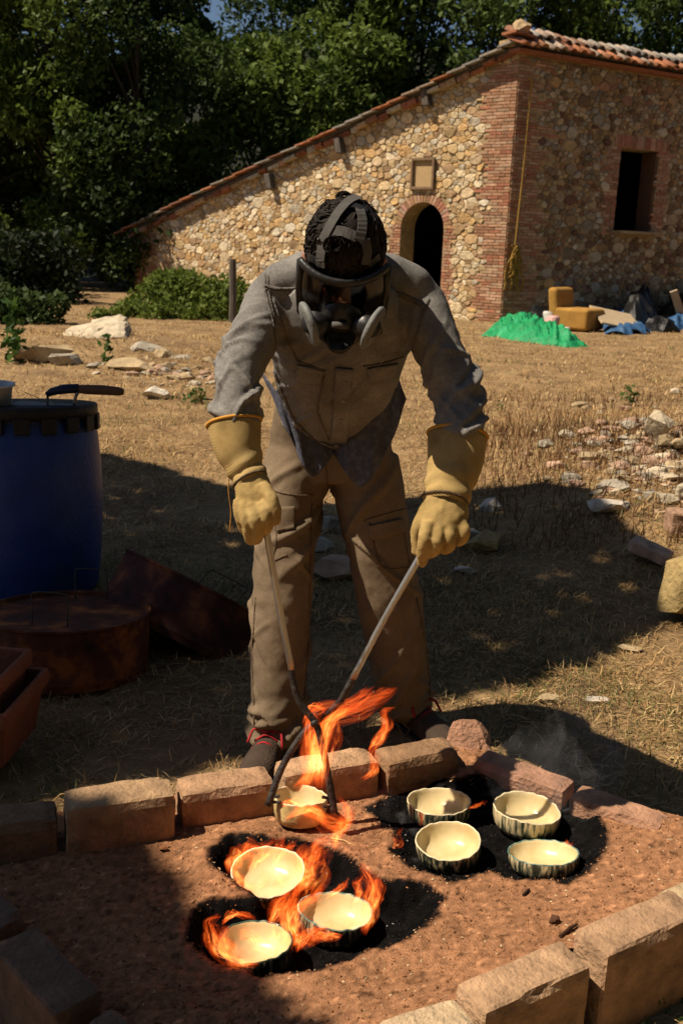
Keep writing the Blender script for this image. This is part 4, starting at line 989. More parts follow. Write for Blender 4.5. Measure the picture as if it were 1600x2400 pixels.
for lab, nm, px, py, size, m, rot in (
 ('pink plastic canister poking out of the green netting', 'canister', 1277, 790, (.30, .22, .42), 'junkp', .5), ('white plastic bin lying on its side behind the green netting', 'plastic_bin', 1298, 790, (.22, .22, .50), 'junkw', -.4),
 ('small white scrap between the netting and the chair', 'scrap', 1318, 797, (.22, .2, .24), 'junkw', .2), ('white scrap lying on the near side of the green netting', 'scrap', 1172, 786, (.2, .16, .13), 'junkw', .9)):
    q = at(px, py); q.z = gz(q.x, q.y); v, f = lathe(q, [(0, .0), (size[0]*.45, 0), (size[0]*.5, size[2]*.5), (size[0]*.42, size[2]*.9), (size[0]*.3, size[2]), (0, size[2])], 14, (Vector((1, 0, 0)), Vector((0, 1, -.2)).normalized(), Vector((rot*.8, .3, 1)).normalized()))
    o = mesh(nm, v, f, M[m], None, False, q); fix_normals(o.data); tag(o, lab, 'plastic waste')
drape('blue tarpaulin spilling onto the grass under the boards', 'blue_tarp', [(1405, 750), (1440, 700), (1500, 740), (1530, 770), (1520, 784), (1470, 786), (1420, 786)], .30, M['bluet'], 5, 'tarpaulin')
drape('blue sheet beside the leaning plank at the right edge', 'blue_tarp', [(1540, 765), (1570, 750), (1640, 752), (1640, 772), (1560, 775)], .40, M['bluet'], 6, 'tarpaulin')
drape('tall black plastic heap against the barn wall', 'black_sheet', [(1448, 760), (1478, 745), (1530, 750), (1545, 765), (1500, 772), (1460, 772)], 1.05, M['blackbag'], 7, 'plastic sheet', fold=1.6)
drape('low black plastic heap running to the right edge by the wall', 'black_sheet', [(1520, 745), (1600, 735), (1700, 740), (1700, 765), (1540, 768)], .75, M['blackbag'], 8, 'plastic sheet', fold=1.6)
M['board'] = mat('raw_board', [(.34, .25, .15), (.5, .39, .25)], 6, .8, .3, 30, stretch=(1, 6, 1))
def board(label, px, py, z, e, ex, ey, name='board'):
    q = at(px, py)+UP*z; ex = Vector(ex).normalized(); ey = Vector(ey); ey = (ey-ex*ey.dot(ex)).normalized(); o = MB().box(q, e, (ex, ey, ex.cross(ey))).build(name, M['board'], None, origin=q, bevel=.006); tag(o, label, 'board')
board('flat pale chipboard panel lying on the blue tarpaulin', 1440, 778, .26, (.95, .75, .04), (1, .25, -.18), (-.1, 1, .4))
board('pale plank leaning upright at the right edge by the wall', 1592, 770, .28, (.16, .05, 1.2), (.8, -.3, .35), (.2, 1, .35), 'plank')
board('small offcut lying on the blue tarpaulin', 1425, 742, .3, (.4, .22, .03), (1, .1, .2), (0, 1, .4))
for lab, px, py, sz, sd2 in (('dark rubbish heap between the corner and the chair', 1262, 765, (.5, .35, .35), 3), ('dark rubble heap between the black plastic and the plank', 1545, 776, (.45, .3, .3), 4)):
    q = at(px, py); q.z = gz(q.x, q.y); v, f = rock_geo((q.x, q.y, q.z+sz[2]*.3), sz, random.Random(sd2), 2, rough=.35); o = mesh('rubbish_heap', v, f, M['blackbag'], None, False, q); fix_normals(o.data); tag(o, lab, 'rubbish')
# yellow rope hanging down the corner, frayed at its end
M['rope'] = mat('yellow_rope', [(.30, .17, .03), (.44, .27, .06)], 30, .95, .5, 120)
rp0 = [on_plane(x, y, A0+nf*.1, nf) for x, y in ((1237, 186), (1245, 190), (1238, 260), (1225, 400), (1212, 520), (1206, 575))]
rope = empty('rope', rp0[-1]); tag(rope, 'yellow rope hanging down the shaded side of the barn corner', 'rope')
MB().tube(spts(rp0, 5), .017, n=6).build('cord', M['rope'], rope)
b = MB()
for k in range(34):
    x0, y0 = rs.uniform(1198, 1216), rs.uniform(572, 600); pts = [(x0, y0)]
    for j in range(5): pts.append((pts[-1][0]+rs.uniform(-9, 8), pts[-1][1]+rs.uniform(4, 28)*(1 if k < 18 else .6)))
    b.tube(spts([on_plane(x, y, A0+nf*rs.uniform(.06, .16), nf) for x, y in pts], 3), .012, n=5)
b.build('frayed_bundle', M['rope'], rope)
# ------------------------------------------------------------------ the worker
def V(*a): return Vector(a)
M['skin'] = mat('skin', [(.30, .145, .095), (.38, .19, .125)], 12, .55, .2, 60, spec=.4)
M['denim'] = cloth('grey_denim', [(.145, .138, .128), (.205, .195, .182), (.285, .272, .255)], 170, 11, .3, 90, .003, .2)
M['seam'] = mat('denim_seam', [(.10, .09, .08), (.21, .19, .17)], 90, .9, .5, 200, spec=.15)
M['khaki'] = cloth('khaki_canvas', [(.15, .110, .070), (.19, .140, .090), (.235, .176, .116)], 190, 7, .3, 60, .004, .14)
M['glove'] = twill(mat('yellow_glove', [(.27, .185, .07), (.43, .30, .12), (.52, .38, .165)], 13, .95, .3, 300, 8, dist=.002, spec=.1), (.4, 1.2, 0), 110, .38, .0025)
M['piping'] = mat('orange_piping', [(.50, .23, .03), (.60, .30, .05)], 20, .8)
M['shirt'] = twill(mat('checked_shirt', [(.085, .09, .125), (.12, .125, .165), (.19, .195, .24)], 60, .9, .3, 200, 3, spec=.15), (0, .6, 0), 120, .5, .003)
M['hair'] = mat('dark_hair', [(.007, .005, .004), (.024, .016, .011)], 30, .7, spec=.2)
M['rubber'] = mat('black_rubber', [(.012, .012, .012), (.024, .023, .022)], 9, .42, .1, 60, spec=.45)
M['strap'] = mat('grey_strap', [(.06, .056, .052), (.105, .098, .09)], 20, .8, .3, 300, dist=.001)
M['filter'] = mat('filter_cover', [(.12, .125, .12), (.21, .215, .205)], 16, .6, .2, 60)
M['suede'] = mat('brown_suede', [(.040, .026, .018), (.075, .05, .034)], 16, .9, .4, 200)
M['lace'] = mat('red_lace', [(.30, .012, .016), (.42, .02, .025)], 40, .7)
# joints (pixel, depth)
aL = [P(640, 690, 2.46), P(622, 728, 2.44), P(594, 798, 2.385), P(555, 885, 2.33), P(553, 960, 2.29), P(566, 1040, 2.25), P(588, 1115, 2.22)]
aR = [P(985, 705, 2.46), P(998, 735, 2.44), P(1032, 825, 2.40), P(1078, 930, 2.36), P(1078, 1000, 2.31), P(1064, 1090, 2.25), P(1045, 1172, 2.21)]
lL = [P(705, 1075, 2.88), P(676, 1180, 2.84), P(668, 1290, 2.80), P(662, 1400, 2.77), P(656, 1530, 2.76), P(652, 1640, 2.745), P(648, 1728, 2.73)]
lR = [P(850, 1075, 2.90), P(868, 1180, 2.88), P(892, 1300, 2.86), P(910, 1400, 2.86), P(928, 1510, 2.89), P(940, 1590, 2.92), P(948, 1652, 2.95)]
hd = P(808, 597, 2.31); fdir = V(-.02, -.80, -.60).normalized(); rdir = V(1, 0, -.03).normalized(); rdir = (rdir-fdir*rdir.dot(fdir)).normalized(); udir = fdir.cross(rdir)
tor = [P(778, 985, 2.80), P(782, 930, 2.72), P(790, 860, 2.64), P(800, 780, 2.53), P(806, 715, 2.455), P(810, 665, 2.415), P(811, 630, 2.39)]
# body: one continuous skin, mostly under the clothes
b = MB(); sx1 = V(1, 0, 0)
b.tube(tor, [(.135, .09), (.14, .095), (.155, .10), (.165, .10), (.17, .085), (.12, .07), (.06, .06)], n=20)
b.tube([P(775, 1120, 2.90), P(776, 1050, 2.90), P(778, 970, 2.84), P(782, 920, 2.74)], [(.13, .09), (.155, .105), (.14, .095), (.12, .08)], n=20)
for arm in (aL, aR): b.tube(arm, [.045, .047, .043, .036, .034, .03, .026], n=14)
for leg, rr_ in ((lL, 1), (lR, 1)): b.tube(leg, [.085, .082, .068, .055, .052, .042, .034], n=14)
b.add(*ellipsoid(hd-udir*.0, (rdir*.072, fdir*.092, udir*.090))); b.add(*ellipsoid(hd+fdir*.03-udir*.075, (rdir*.062, fdir*.07, udir*.072)))
b.tube([tor[5], P(811, 640, 2.38), hd-fdir*.03-udir*.05], [.062, .058, .055], n=14)
b.add(*ellipsoid(hd+fdir*.10-udir*.06, (rdir*.016, fdir*.022, udir*.03)));
b.add(*ellipsoid(hd+fdir*.088-udir*.105, (rdir*.027, fdir*.014, udir*.011)))
b.add(*ellipsoid(hd+fdir*.084-udir*.02, (rdir*.052, fdir*.016, udir*.013)))
for s in (-1, 1):
    b.add(*ellipsoid(hd+rdir*(s*.088)-fdir*.004-udir*.03, (rdir*.013, fdir*.022, udir*.036)))
for arm in (aL, aR): b.add(*ellipsoid(arm[-1]+(arm[-1]-arm[-2]).normalized()*.05, (V(.03, 0, 0), V(0, .02, 0), V(0, 0, .045))))
for leg, toe in ((lL, V(-.03, -.16, -.0)), (lR, V(.06, -.15, 0))):
    q = leg[-1].copy(); q.z = .045; b.tube([leg[-1]+UP*.06, q+V(0, -.02, 0), q+toe*.55+UP*-.012], [.032, .032, .022], n=12)
bv, bn, bf = remesh(b, .009, 5)
feet = (lL[-1]+lR[-1])/2; feet.z = 0
person = mesh('person', bv, bf, M['skin'], None, True, feet)
tag(person, 'worker in grey denim jacket, mask and yellow gauntlets bending over the pit with tongs', 'person')

def axis_coords(v, line):
    """nearest point on a polyline: arc length, distance and angle for each vertex"""
    best = np.full(len(v), 1e9); tt = np.zeros(len(v)); an = np.zeros(len(v)); acc = 0
    for i in range(len(line)-1):
        a = np.array(line[i]); b_ = np.array(line[i+1]); ab = b_-a; L = np.linalg.norm(ab); u = ab/L
        t = np.clip((v-a) @ u, 0, L); q = v-a-t[:, None]*u; d = np.linalg.norm(q, axis=1)
        e1 = np.array([1, 0, 0])-u*u[0]; e1 /= np.linalg.norm(e1); e2 = np.cross(u, e1); m = d < best
        best[m] = d[m]; tt[m] = (acc+t)[m]; an[m] = np.arctan2(q @ e2, q @ e1)[m]; acc += L
    return tt, best, an, acc
def ridge(x): return 1-np.abs(np.mod(x, 2)-1)*2          # -1..1 triangle
def folds(v, line, freq, twist, seed, warp=1.0):
    t, d, a, L = axis_coords(v, line); ca = np.stack([np.cos(a)*1.1, np.sin(a)*1.1, t*5], 1)
    u = t*freq*.62+twist*np.cos(a+seed)+warp*.5*vn(ca*1.2+seed*3.7, seed)
    q = np.stack([np.cos(a)*.75+seed, np.sin(a)*.75, u], 1); n1 = np.clip(1-np.abs(vn(q, seed))*2.4, 0, 1)**1.5; n2 = np.clip(1-np.abs(vn(q*np.array([1.3, 1.3, 2.1])+9, seed+1))*2.6, 0, 1)**1.5
    amp = np.clip(.75+.9*vn(ca*1.3+seed*9.1, seed+3), .1, 1.5)
    return (n1*1.5+n2*.6-.65)*amp, t/L
def fold_lines(v, line, n, seed, tc=.55, ts=.3, amp=.008, w=.012, slope=.035, ext=.9):
    """cloth folds: long slanted ridges with a valley on each side, gathered where the limb bends"""
    t, d, a, L = axis_coords(v, line); r = random.Random(seed); out = np.zeros(len(v))
    for k in range(n):
        t0 = L*min(1.02, max(-.02, r.gauss(tc, ts))); a0 = r.uniform(-math.pi, math.pi); sl_ = r.uniform(.4, 1.4)*slope*r.choice((-1, 1, 1)); e_ = ext*r.uniform(.6, 1.5); ww = w*r.uniform(.65, 1.5); A = amp*r.uniform(.45, 1.25)
        da = np.mod(a-a0+math.pi, 2*math.pi)-math.pi; x = (t-t0-sl_*da-.010*np.sin(da*2.1+k))/ww
        out += A*(1-.75*x*x)*np.exp(-x*x/1.6)*np.exp(-(da/e_)**2)
    return np.clip(out, -.016, .018), t/L
# jacket
b = MB()
b.tube(tor[:6]+[P(811, 640, 2.405)], [(.140, .115), (.156, .125), (.168, .130), (.180, .128), (.182, .105), (.130, .078), (.075, .062)], n=30)
b.tube([P(618, 694, 2.45), P(655, 664, 2.44), P(715, 644, 2.43), P(812, 638, 2.42), P(915, 648, 2.43), P(970, 674, 2.44), P(1003, 706, 2.45)], [.045, .050, .054, .056, .054, .050, .045], side=(0, 1, 0), n=18)
b.tube(aL[:5]+[P(560, 1005, 2.27)], [(.062, .062), (.061, .060), (.056, .058), (.053, .056), (.050, .052), (.05, .05)], n=20)
b.tube(aR[:5]+[P(1072, 1035, 2.29)], [(.062, .062), (.060, .060), (.056, .058), (.060, .060), (.055, .056), (.052, .052)], n=20)
v, nr, f = remesh(b, .0062, 18)
wL = axis_coords(v, aL[1:6]); wR = axis_coords(v, aR[1:6]); wT = axis_coords(v, tor)
fl_, tL = fold_lines(v, aL[1:6], 16, 3, .50, .22, .0105, .0100, .045, 1.6); fr_, tR = fold_lines(v, aR[1:6], 16, 16, .52, .22, .0115, .0105, .050, 1.6)
ft, tT = fold_lines(v, tor, 34, 9, .5, .35, .0065, .012, .16, .55)
sL = np.clip((.085-wL[1])/.03, 0, 1)*np.clip((tL-.05)*5, 0, 1); sR = np.clip((.085-wR[1])/.03, 0, 1)*np.clip((tR-.05)*5, 0, 1); sT = (1-np.maximum(sL, sR))
elb = lambda t, c: .5+1.0*np.exp(-((t-c)/.25)**2)
disp = fl_*sL*np.clip((1.0-tL)*5, .1, 1)+fr_*sR*np.clip((1.0-tR)*5, .1, 1)+ft*sT+.0035*vn(v*17, 4)+.0010*vn(v*50, 5)
# the front of the jacket hangs away from the chest towards the button line
v = v+nr*disp[:, None]
jacket = mesh('jacket', v, f, M['denim'], person, True)
def surf(o):
    me = o.data; return BVHTree.FromPolygons([tuple(x.co) for x in me.vertices], [tuple(p.vertices) for p in me.polygons])
JB = surf(jacket)
def hit(bv_, px, py, off=.0, far=4.0):
    d = ray(px, py).normalized(); h = bv_.ray_cast(CAMP, d, far)
    if h[0] is None: return None, None
    n_ = h[1] if h[1].dot(d) < 0 else -h[1]
    return h[0]+n_*off, n_
def seam(bv_, pts, r, m, parent, name='seam', off=.0005, k=8):
    q = []
    for p in spline(pts, k):
        h, n = hit(bv_, p[0], p[1], off)
        if h is not None and (not q or (h-q[-1]).length < .07): q.append(h)
    if len(q) > 2: v_, f_ = tube(q, [(r, r*.6)]*len(q), n=6); return mesh(name, v_, f_, m, parent, True)
def patch(bv_, quad, m, parent, name, off=.004, thick=.004, n=(12, 8), kind=None, border=True):
    """cloth piece laid on the surface inside a pixel quad (tl, tr, br, bl)"""
    nx, ny = n; v_ = []; last = None
    for j in range(ny+1):
        for i in range(nx+1):
            s, t = i/nx, j/ny
            x = (quad[0][0]*(1-s)+quad[1][0]*s)*(1-t)+(quad[3][0]*(1-s)+quad[2][0]*s)*t
            y = (quad[0][1]*(1-s)+quad[1][1]*s)*(1-t)+(quad[3][1]*(1-s)+quad[2][1]*s)*t
            h, nn = hit(bv_, x, y, off); 
            if h is None: h = last or P(x, y, 2.5)
            last = h; v_.append(h)
    f_ = [(j*(nx+1)+i, j*(nx+1)+i+1, (j+1)*(nx+1)+i+1, (j+1)*(nx+1)+i) for j in range(ny) for i in range(nx)]
    o = mesh(name, v_, f_, m, parent, True); fix_normals(o.data); s_ = o.modifiers.new('s', 'SOLIDIFY'); s_.thickness = thick; s_.offset = 0; return o
# seams, yoke, pockets, placket, collar
for pts in ([(624, 676), (650, 681), (690, 680), (712, 676)], [(896, 690), (930, 694), (970, 708), (1000, 726)], [(622, 640), (624, 690), (640, 760), (646, 830)], [(1004, 700), (990, 740), (976, 790), (964, 835)],
            [(640, 700), (660, 760), (690, 830), (700, 850)], [(700, 845), (730, 858), (765, 868)], [(628, 645), (632, 695), (645, 760)], [(850, 858), (900, 850), (945, 835)], [(760, 880), (745, 960), (770, 1030)], [(640, 860), (660, 930), (690, 985), (735, 1030)]):
    seam(JB, pts, .0034, M['seam'], jacket)
for pts in ([(622, 668), (650, 676), (690, 676), (712, 672)], [(896, 684), (930, 688), (970, 702), (1000, 720)], [(646, 868), (662, 920), (690, 985), (730, 1025), (783, 1050)], [(783, 1050), (840, 1030), (890, 992), (928, 910)]):
    seam(JB, pts, .0055, M['seam'], jacket)
patch(JB, [(698, 852), (762, 868), (748, 902), (694, 892)], M['denim'], jacket, 'pocket_flap')
patch(JB, [(858, 862), (930, 850), (925, 888), (868, 900)], M['denim'], jacket, 'pocket_flap')
patch(JB, [(786, 860), (826, 862), (812, 1035), (776, 1030)], M['denim'], jacket, 'placket', .005, .006, (5, 18))
for px, py in ((806, 890), (803, 935), (798, 980), (789, 1040)):
    h, n = hit(JB, px, py, .009)
    if h is None: continue
    e1 = n.orthogonal().normalized(); o = mesh('button', *lathe(h, [(0, .002), (.006, .002), (.007, 0), (.007, -.006)], 12, (e1, n.cross(e1), n)), mt, jacket, True)
patch(JB, [(880, 690), (912, 676), (924, 762), (886, 775)], M['denim'], jacket, 'collar', .022, .008, (8, 10))
patch(JB, [(690, 690), (716, 672), (745, 760), (712, 745)], M['denim'], jacket, 'collar', .020, .008, (8, 10))
# shirt tails below the jacket
def tail(pts_top, pts_bot, Yt, Yb, name='shirt_tail', seed=0):
    n = 14; v_ = []
    tp = spline(pts_top, 8); bt_ = spline(pts_bot, 8)
    for j in range(n+1):
        for i in range(len(tp)):
            t = j/n; p = tp[i]*(1-t)+bt_[min(i, len(bt_)-1)]*t; Yv = Yt+(Yb-Yt)*t
            Yv += -.012*math.sin(i*.9+seed+t*1.5)*t-.05*math.sin(math.pi*i/(len(tp)-1))
            v_.append(P(p[0], p[1], Yv))
    w_ = len(tp); f_ = [(j*w_+i, j*w_+i+1, (j+1)*w_+i+1, (j+1)*w_+i) for j in range(n) for i in range(w_-1)]
    o = mesh(name, v_, f_, M['shirt'], person, True); fix_normals(o.data); s_ = o.modifiers.new('s', 'SOLIDIFY'); s_.thickness = .003
tail([(612, 868), (650, 920), (700, 990), (775, 1020)], [(640, 935), (690, 1045), (732, 1118), (782, 1062)], 2.70, 2.69, seed=1)
tail([(790, 1010), (850, 990), (900, 950), (930, 880)], [(782, 1062), (843, 1142), (905, 1060), (952, 935)], 2.69, 2.69, seed=3)
# trousers
b = MB()
b.tube([P(772, 1128, 2.88), P(774, 1080, 2.89), P(778, 1010, 2.88), P(780, 950, 2.84)], [(.165, .115), (.185, .13), (.180, .125), (.165, .115)], n=28)
b.tube(lL, [(.104, .110), (.096, .104), (.090, .098), (.086, .094), (.084, .092), (.080, .090), (.076, .092)], n=24)
b.tube(lR, [(.108, .110), (.106, .106), (.100, .100), (.098, .098), (.096, .096), (.090, .094), (.084, .094)], n=24)
v, nr, f = remesh(b, .0068, 7)
w1 = axis_coords(v, lL); w2 = axis_coords(v, lR); f1, t1 = fold_lines(v, lL, 26, 2, .48, .28, .0110, .015, .09, .8); f2, t2 = fold_lines(v, lR, 26, 8, .48, .28, .0110, .015, .09, .8); g1, _ = fold_lines(v, lL, 14, 22, .92, .08, .011, .016, .03, 1.0); g2, _ = fold_lines(v, lR, 14, 28, .92, .08, .011, .016, .03, 1.0); f1 = f1+g1; f2 = f2+g2
isL = w1[1] < w2[1]; lowz = lambda t: .45+1.3*np.clip((t-.72)/.2, 0, 1)+.5*np.exp(-((t-.45)/.12)**2)
disp = np.where(isL, f1, f2)+.005*vn(v*np.array([9, 9, 3.2]), 4)+.002*vn(v*34, 5)
v = v+nr*disp[:, None]
trousers = mesh('trousers', v, f, M['khaki'], person, True); TB = surf(trousers)
M['kseam'] = mat('khaki_seam', [(.09, .06, .036), (.17, .115, .07)], 60, .9, .4, 150)
for pts in ([(640, 1150), (690, 1160), (735, 1160)], [(760, 1070), (765, 1110), (768, 1150)], [(730, 1180), (726, 1350), (722, 1500), (712, 1640)], [(852, 1220), (900, 1205), (958, 1190)], [(866, 1225), (880, 1290), (898, 1330), (960, 1330)], [(945, 1240), (955, 1300), (962, 1330)], [(640, 1180), (648, 1260), (642, 1310), (672, 1300)], [(600, 1400), (592, 1520), (596, 1700)], [(975, 1400), (995, 1500), (1008, 1630)]):
    seam(TB, pts, .0026, M['kseam'], trousers)
patch(TB, [(862, 1232), (940, 1215), (945, 1245), (868, 1265)], M['khaki'], trousers, 'pocket_flap', .004, .005)
patch(TB, [(645, 1190), (690, 1186), (690, 1240), (650, 1248)], M['khaki'], trousers, 'pocket_flap', .004, .005)
_ = None and seam(TB, [(606, 1008), (630, 1012), (660, 1020), (700, 1030)], .012, M['rubber'], trousers, 'belt', .002)
# shoes
def shoe(ank, toe, seed, nm='shoe'):
    a = Vector((ank.x, ank.y, 0)); d = Vector(toe); L = d.length; d.normalize(); s_ = Vector((-d.y, d.x, 0)); b = MB()
    b.tube([a-d*.085+UP*.045, a-d*.03+UP*.055, a+d*.06+UP*.052, a+d*.13+UP*.045, a+d*.19+UP*.038, a+d*.215+UP*.034], [(.034, .036), (.042, .05), (.046, .048), (.052, .038), (.046, .030), (.022, .016)], side=s_, n=18)
    b.tube([a-d*.02+UP*.03, a-d*.02+UP*.12], [(.046, .05), (.042, .046)], side=s_, n=16)
    v_, nr_, f_ = remesh(b, .006, 4); v_[:, 2] = np.maximum(v_[:, 2], .012)
    o = mesh(nm, v_, f_, M['suede'], person, True)
    b = MB(); b.tube([a-d*.1+UP*.010, a-d*.04+UP*.010, a+d*.05+UP*.010, a+d*.13+UP*.010, a+d*.2+UP*.010, a+d*.222+UP*.012], [(.03, .012), (.046, .012), (.045, .012), (.055, .012), (.045, .012), (.018, .010)], side=s_, n=18)
    b.build('sole', M['rubber'], o, True); b = MB()
    for k in range(5):
        x_ = .045+.026*k; zz = .104-.011*k
        b.tube(spts([a+d*x_+s_*.036+UP*(zz-.018), a+d*(x_+.006)+UP*(zz+.004), a+d*(x_+.012)-s_*.036+UP*(zz-.018)], 4), .0042, n=6)
    b.tube(spts([a+d*.04+UP*.108, a+d*.05+s_*.04+UP*.12, a+d*.075+s_*.055+UP*.085], 4), .004, n=6); b.tube(spts([a+d*.04+UP*.108, a+d*.05-s_*.04+UP*.12, a+d*.08-s_*.05+UP*.09], 4), .004, n=6)
    b.tube(spts([a+s_*.046-d*.04+UP*.12, a+s_*.048+d*.02+UP*.118, a+d*.05+UP*.118, a-s_*.048+d*.02+UP*.118, a-s_*.046-d*.04+UP*.12], 4), .005, n=6)
    b.build('laces', M['lace'], o, True); return o
shoe(lL[-1]+V(-.01, -.035, 0), (-.05, -.2, 0), 1); shoe(lR[-1]+V(.025, -.03, 0), (.12, -.2, 0), 2)

# gloves
def glove(cuffpts, cuffr, hand, handr, fingers, thumb, cuff_side=(1, 0, 0), seed=0):
    b = MB(); b.tube(spts(hand, 3), [tuple(x) for x in spline(handr, 3)], n=18)
    for fg, r in fingers+[thumb]: b.tube(spts(fg, 4), [r*(1.0-.16*i/(4*(len(fg)-1))) for i in range(4*(len(fg)-1)+1)], n=12)
    for fg, r in fingers+[thumb]: b.add(*ellipsoid(fg[-1], (V(r*.86, 0, 0), V(0, r*.86, 0), V(0, 0, r*.86)), 12, 8))
    v_, nr_, f_ = remesh(b, .0034, 2); v_ = v_+nr_*(.0022*vn(v_*38, seed)+.0012*vn(v_*90, seed+1))[:, None]
    o = mesh('glove', v_, f_, M['glove'], person, True)
    c = spts(cuffpts, 6); r = [tuple(x) for x in spline(cuffr, 6)]; n = 40; vo, fo = tube(c, r, cuff_side, n, False); vo = np.array([tuple(x) for x in vo])
    k = len(c); rin = [(x[0]-.004, x[1]-.004) for x in r]; vi, fi = tube(c, rin, cuff_side, n, False); vi = np.array([tuple(x) for x in vi])
    cen = np.repeat(np.array([tuple(x) for x in c]), n, axis=0); t_ = np.repeat(np.linspace(0, 1, k), n); out = vo-cen; out /= np.linalg.norm(out, axis=1)[:, None]
    an = np.tile(np.arange(n)*2*math.pi/n, k); wr = np.sin(t_*23+1.2*np.sin(an+seed)+2*vn(np.stack([np.cos(an), np.sin(an), t_*3], 1), seed))*np.clip((t_-.35)*2.2, 0, 1)*.0038+.003*vn(np.stack([np.cos(an)*1.5, np.sin(an)*1.5, t_*2.5], 1), seed+2)
    vo = vo+out*wr[:, None]; vi = vi+out*wr[:, None]; N = len(vo)
    ff = fo+[tuple(i+N for i in q[::-1]) for q in fi]+[(i, i+N, (i+1) % n+N, (i+1) % n) for i in range(n)]
    cf = mesh('gauntlet_cuff', np.vstack([vo, vi]), ff, M['glove'], o, True); fix_normals(cf.data)
    ring = [Vector(vo[i]) for i in range(n)]+[Vector(vo[0]), Vector(vo[1])]; v2, f2 = tube(ring, .0042, (0, 0, 1), 8, False); mesh('piping', v2, f2, M['piping'], cf, True)
    rw = [Vector(vo[(k-2)*n+i]) for i in range(n)]+[Vector(vo[(k-2)*n]), Vector(vo[(k-2)*n+1])]; v2, f2 = tube(rw, .003, (0, 0, 1), 8, False); mesh('wrist_seam', v2, f2, M['kseam'], cf, True)
    return o
YH = 2.19
glove([P(548, 992, 2.285), P(556, 1045, 2.262), P(574, 1095, 2.24), P(590, 1132, 2.22)], [(.0615, .060), (.056, .056), (.045, .046), (.040, .040)],
      [P(584, 1112, 2.225), P(594, 1150, 2.205), P(600, 1185, 2.19), P(600, 1203, 2.185)], [(.038, .034), (.043, .033), (.043, .030), (.036, .024)],
      [([P(612, 1180, 2.17), P(622, 1205, 2.155), P(626, 1228, 2.165), P(616, 1243, 2.19), P(604, 1238, 2.215)], .0165),
       ([P(592, 1185, 2.172), P(598, 1215, 2.155), P(604, 1245, 2.165), P(600, 1262, 2.19), P(596, 1250, 2.215)], .0165),
       ([P(574, 1182, 2.178), P(576, 1212, 2.165), P(584, 1245, 2.17), P(588, 1264, 2.195), P(590, 1250, 2.22)], .0155),
       ([P(560, 1172, 2.19), P(560, 1198, 2.178), P(567, 1228, 2.18), P(576, 1245, 2.2), P(582, 1232, 2.22)], .0145)],
      ([P(612, 1140, 2.19), P(632, 1165, 2.168), P(642, 1190, 2.16), P(646, 1216, 2.165)], .0175), seed=2)
glove([P(1072, 1020, 2.315), P(1066, 1080, 2.28), P(1054, 1135, 2.245), P(1044, 1182, 2.215)], [(.069, .064), (.064, .06), (.056, .054), (.051, .046)],
      [P(1046, 1165, 2.225), P(1042, 1200, 2.205), P(1036, 1232, 2.19), P(1034, 1250, 2.185)], [(.049, .040), (.056, .038), (.056, .034), (.046, .026)],
      [([P(1004, 1225, 2.175), P(996, 1262, 2.155), P(992, 1292, 2.165), P(990, 1314, 2.185)], .0170),
       ([P(1026, 1235, 2.172), P(1024, 1268, 2.152), P(1018, 1290, 2.17), P(1006, 1296, 2.20)], .0170),
       ([P(1052, 1232, 2.175), P(1054, 1262, 2.158), P(1048, 1282, 2.178), P(1032, 1284, 2.21)], .0165),
       ([P(1080, 1222, 2.185), P(1086, 1246, 2.172), P(1078, 1264, 2.19), P(1060, 1266, 2.22)], .0155)],
      ([P(1000, 1195, 2.215), P(982, 1228, 2.205), P(976, 1262, 2.205), P(978, 1290, 2.20)], .0170), seed=7)

# head: hair, mask
b = MB(); hc = hd-fdir*.012+udir*.012
v_, f_ = ellipsoid(hc, (rdir*.074, fdir*.096, udir*.090), 48, 30)
vv = np.array([tuple(x) for x in v_]); rel = vv-np.array(hc); loc = np.stack([rel @ np.array(rdir), rel @ np.array(fdir), rel @ np.array(udir)], 1)
nn = rel/np.linalg.norm(rel, axis=1)[:, None]; vv = vv+nn*(.005*vn(loc*34, 3)+.005*np.abs(vn(loc*60, 4)))[:, None]
keepv = (loc[:, 2]-.45*np.minimum(loc[:, 1], 0)*-1 > -.052)|(loc[:, 1] < -.05); keepv &= ~((loc[:, 1] > .055) & (loc[:, 2] < .018)); keepv &= ~((loc[:, 2] < -.012) & (loc[:, 1] > -.03))
f_ = [q for q in f_ if all(keepv[i] for i in q)]
hair = mesh('hair', vv, f_, M['hair'], person, True); s_ = hair.modifiers.new('s', 'SOLIDIFY'); s_.thickness = .012; s_.offset = -1
b = MB(); r_ = random.Random(12)
for k in range(260):
    while True:
        d = V(r_.gauss(0, 1), r_.gauss(0, 1), r_.gauss(0, 1)).normalized()
        if d.z > -.15 - (.5 if d.y < -.3 else 0) and not (d.y > .55 and d.z < .2): break
    p = hc+rdir*(d.x*.075)+fdir*(d.y*.097)+udir*(d.z*.091); n_ = (rdir*d.x+fdir*d.y+udir*d.z).normalized(); t1_ = n_.orthogonal().normalized(); t2_ = n_.cross(t1_)
    a0_ = r_.uniform(0, 6.28); R_ = r_.uniform(.006, .017); turns = r_.uniform(2.4, 5.0); L_ = r_.uniform(.004, .017); dr = (t1_*math.cos(a0_*1.7)+t2_*math.sin(a0_*1.7))*r_.uniform(.0, .03)
    pts = []
    for j in range(9):
        s = j/8; a = a0_+turns*s; pts.append(p+n_*(.002+L_*math.sin(s*2.4))+(t1_*math.cos(a)+t2_*math.sin(a))*R_*(.5+.5*s)+dr*s)
    b.tube(pts, [r_.uniform(.0008, .0016)]*8+[.0004], n=3)
top_c = on = None
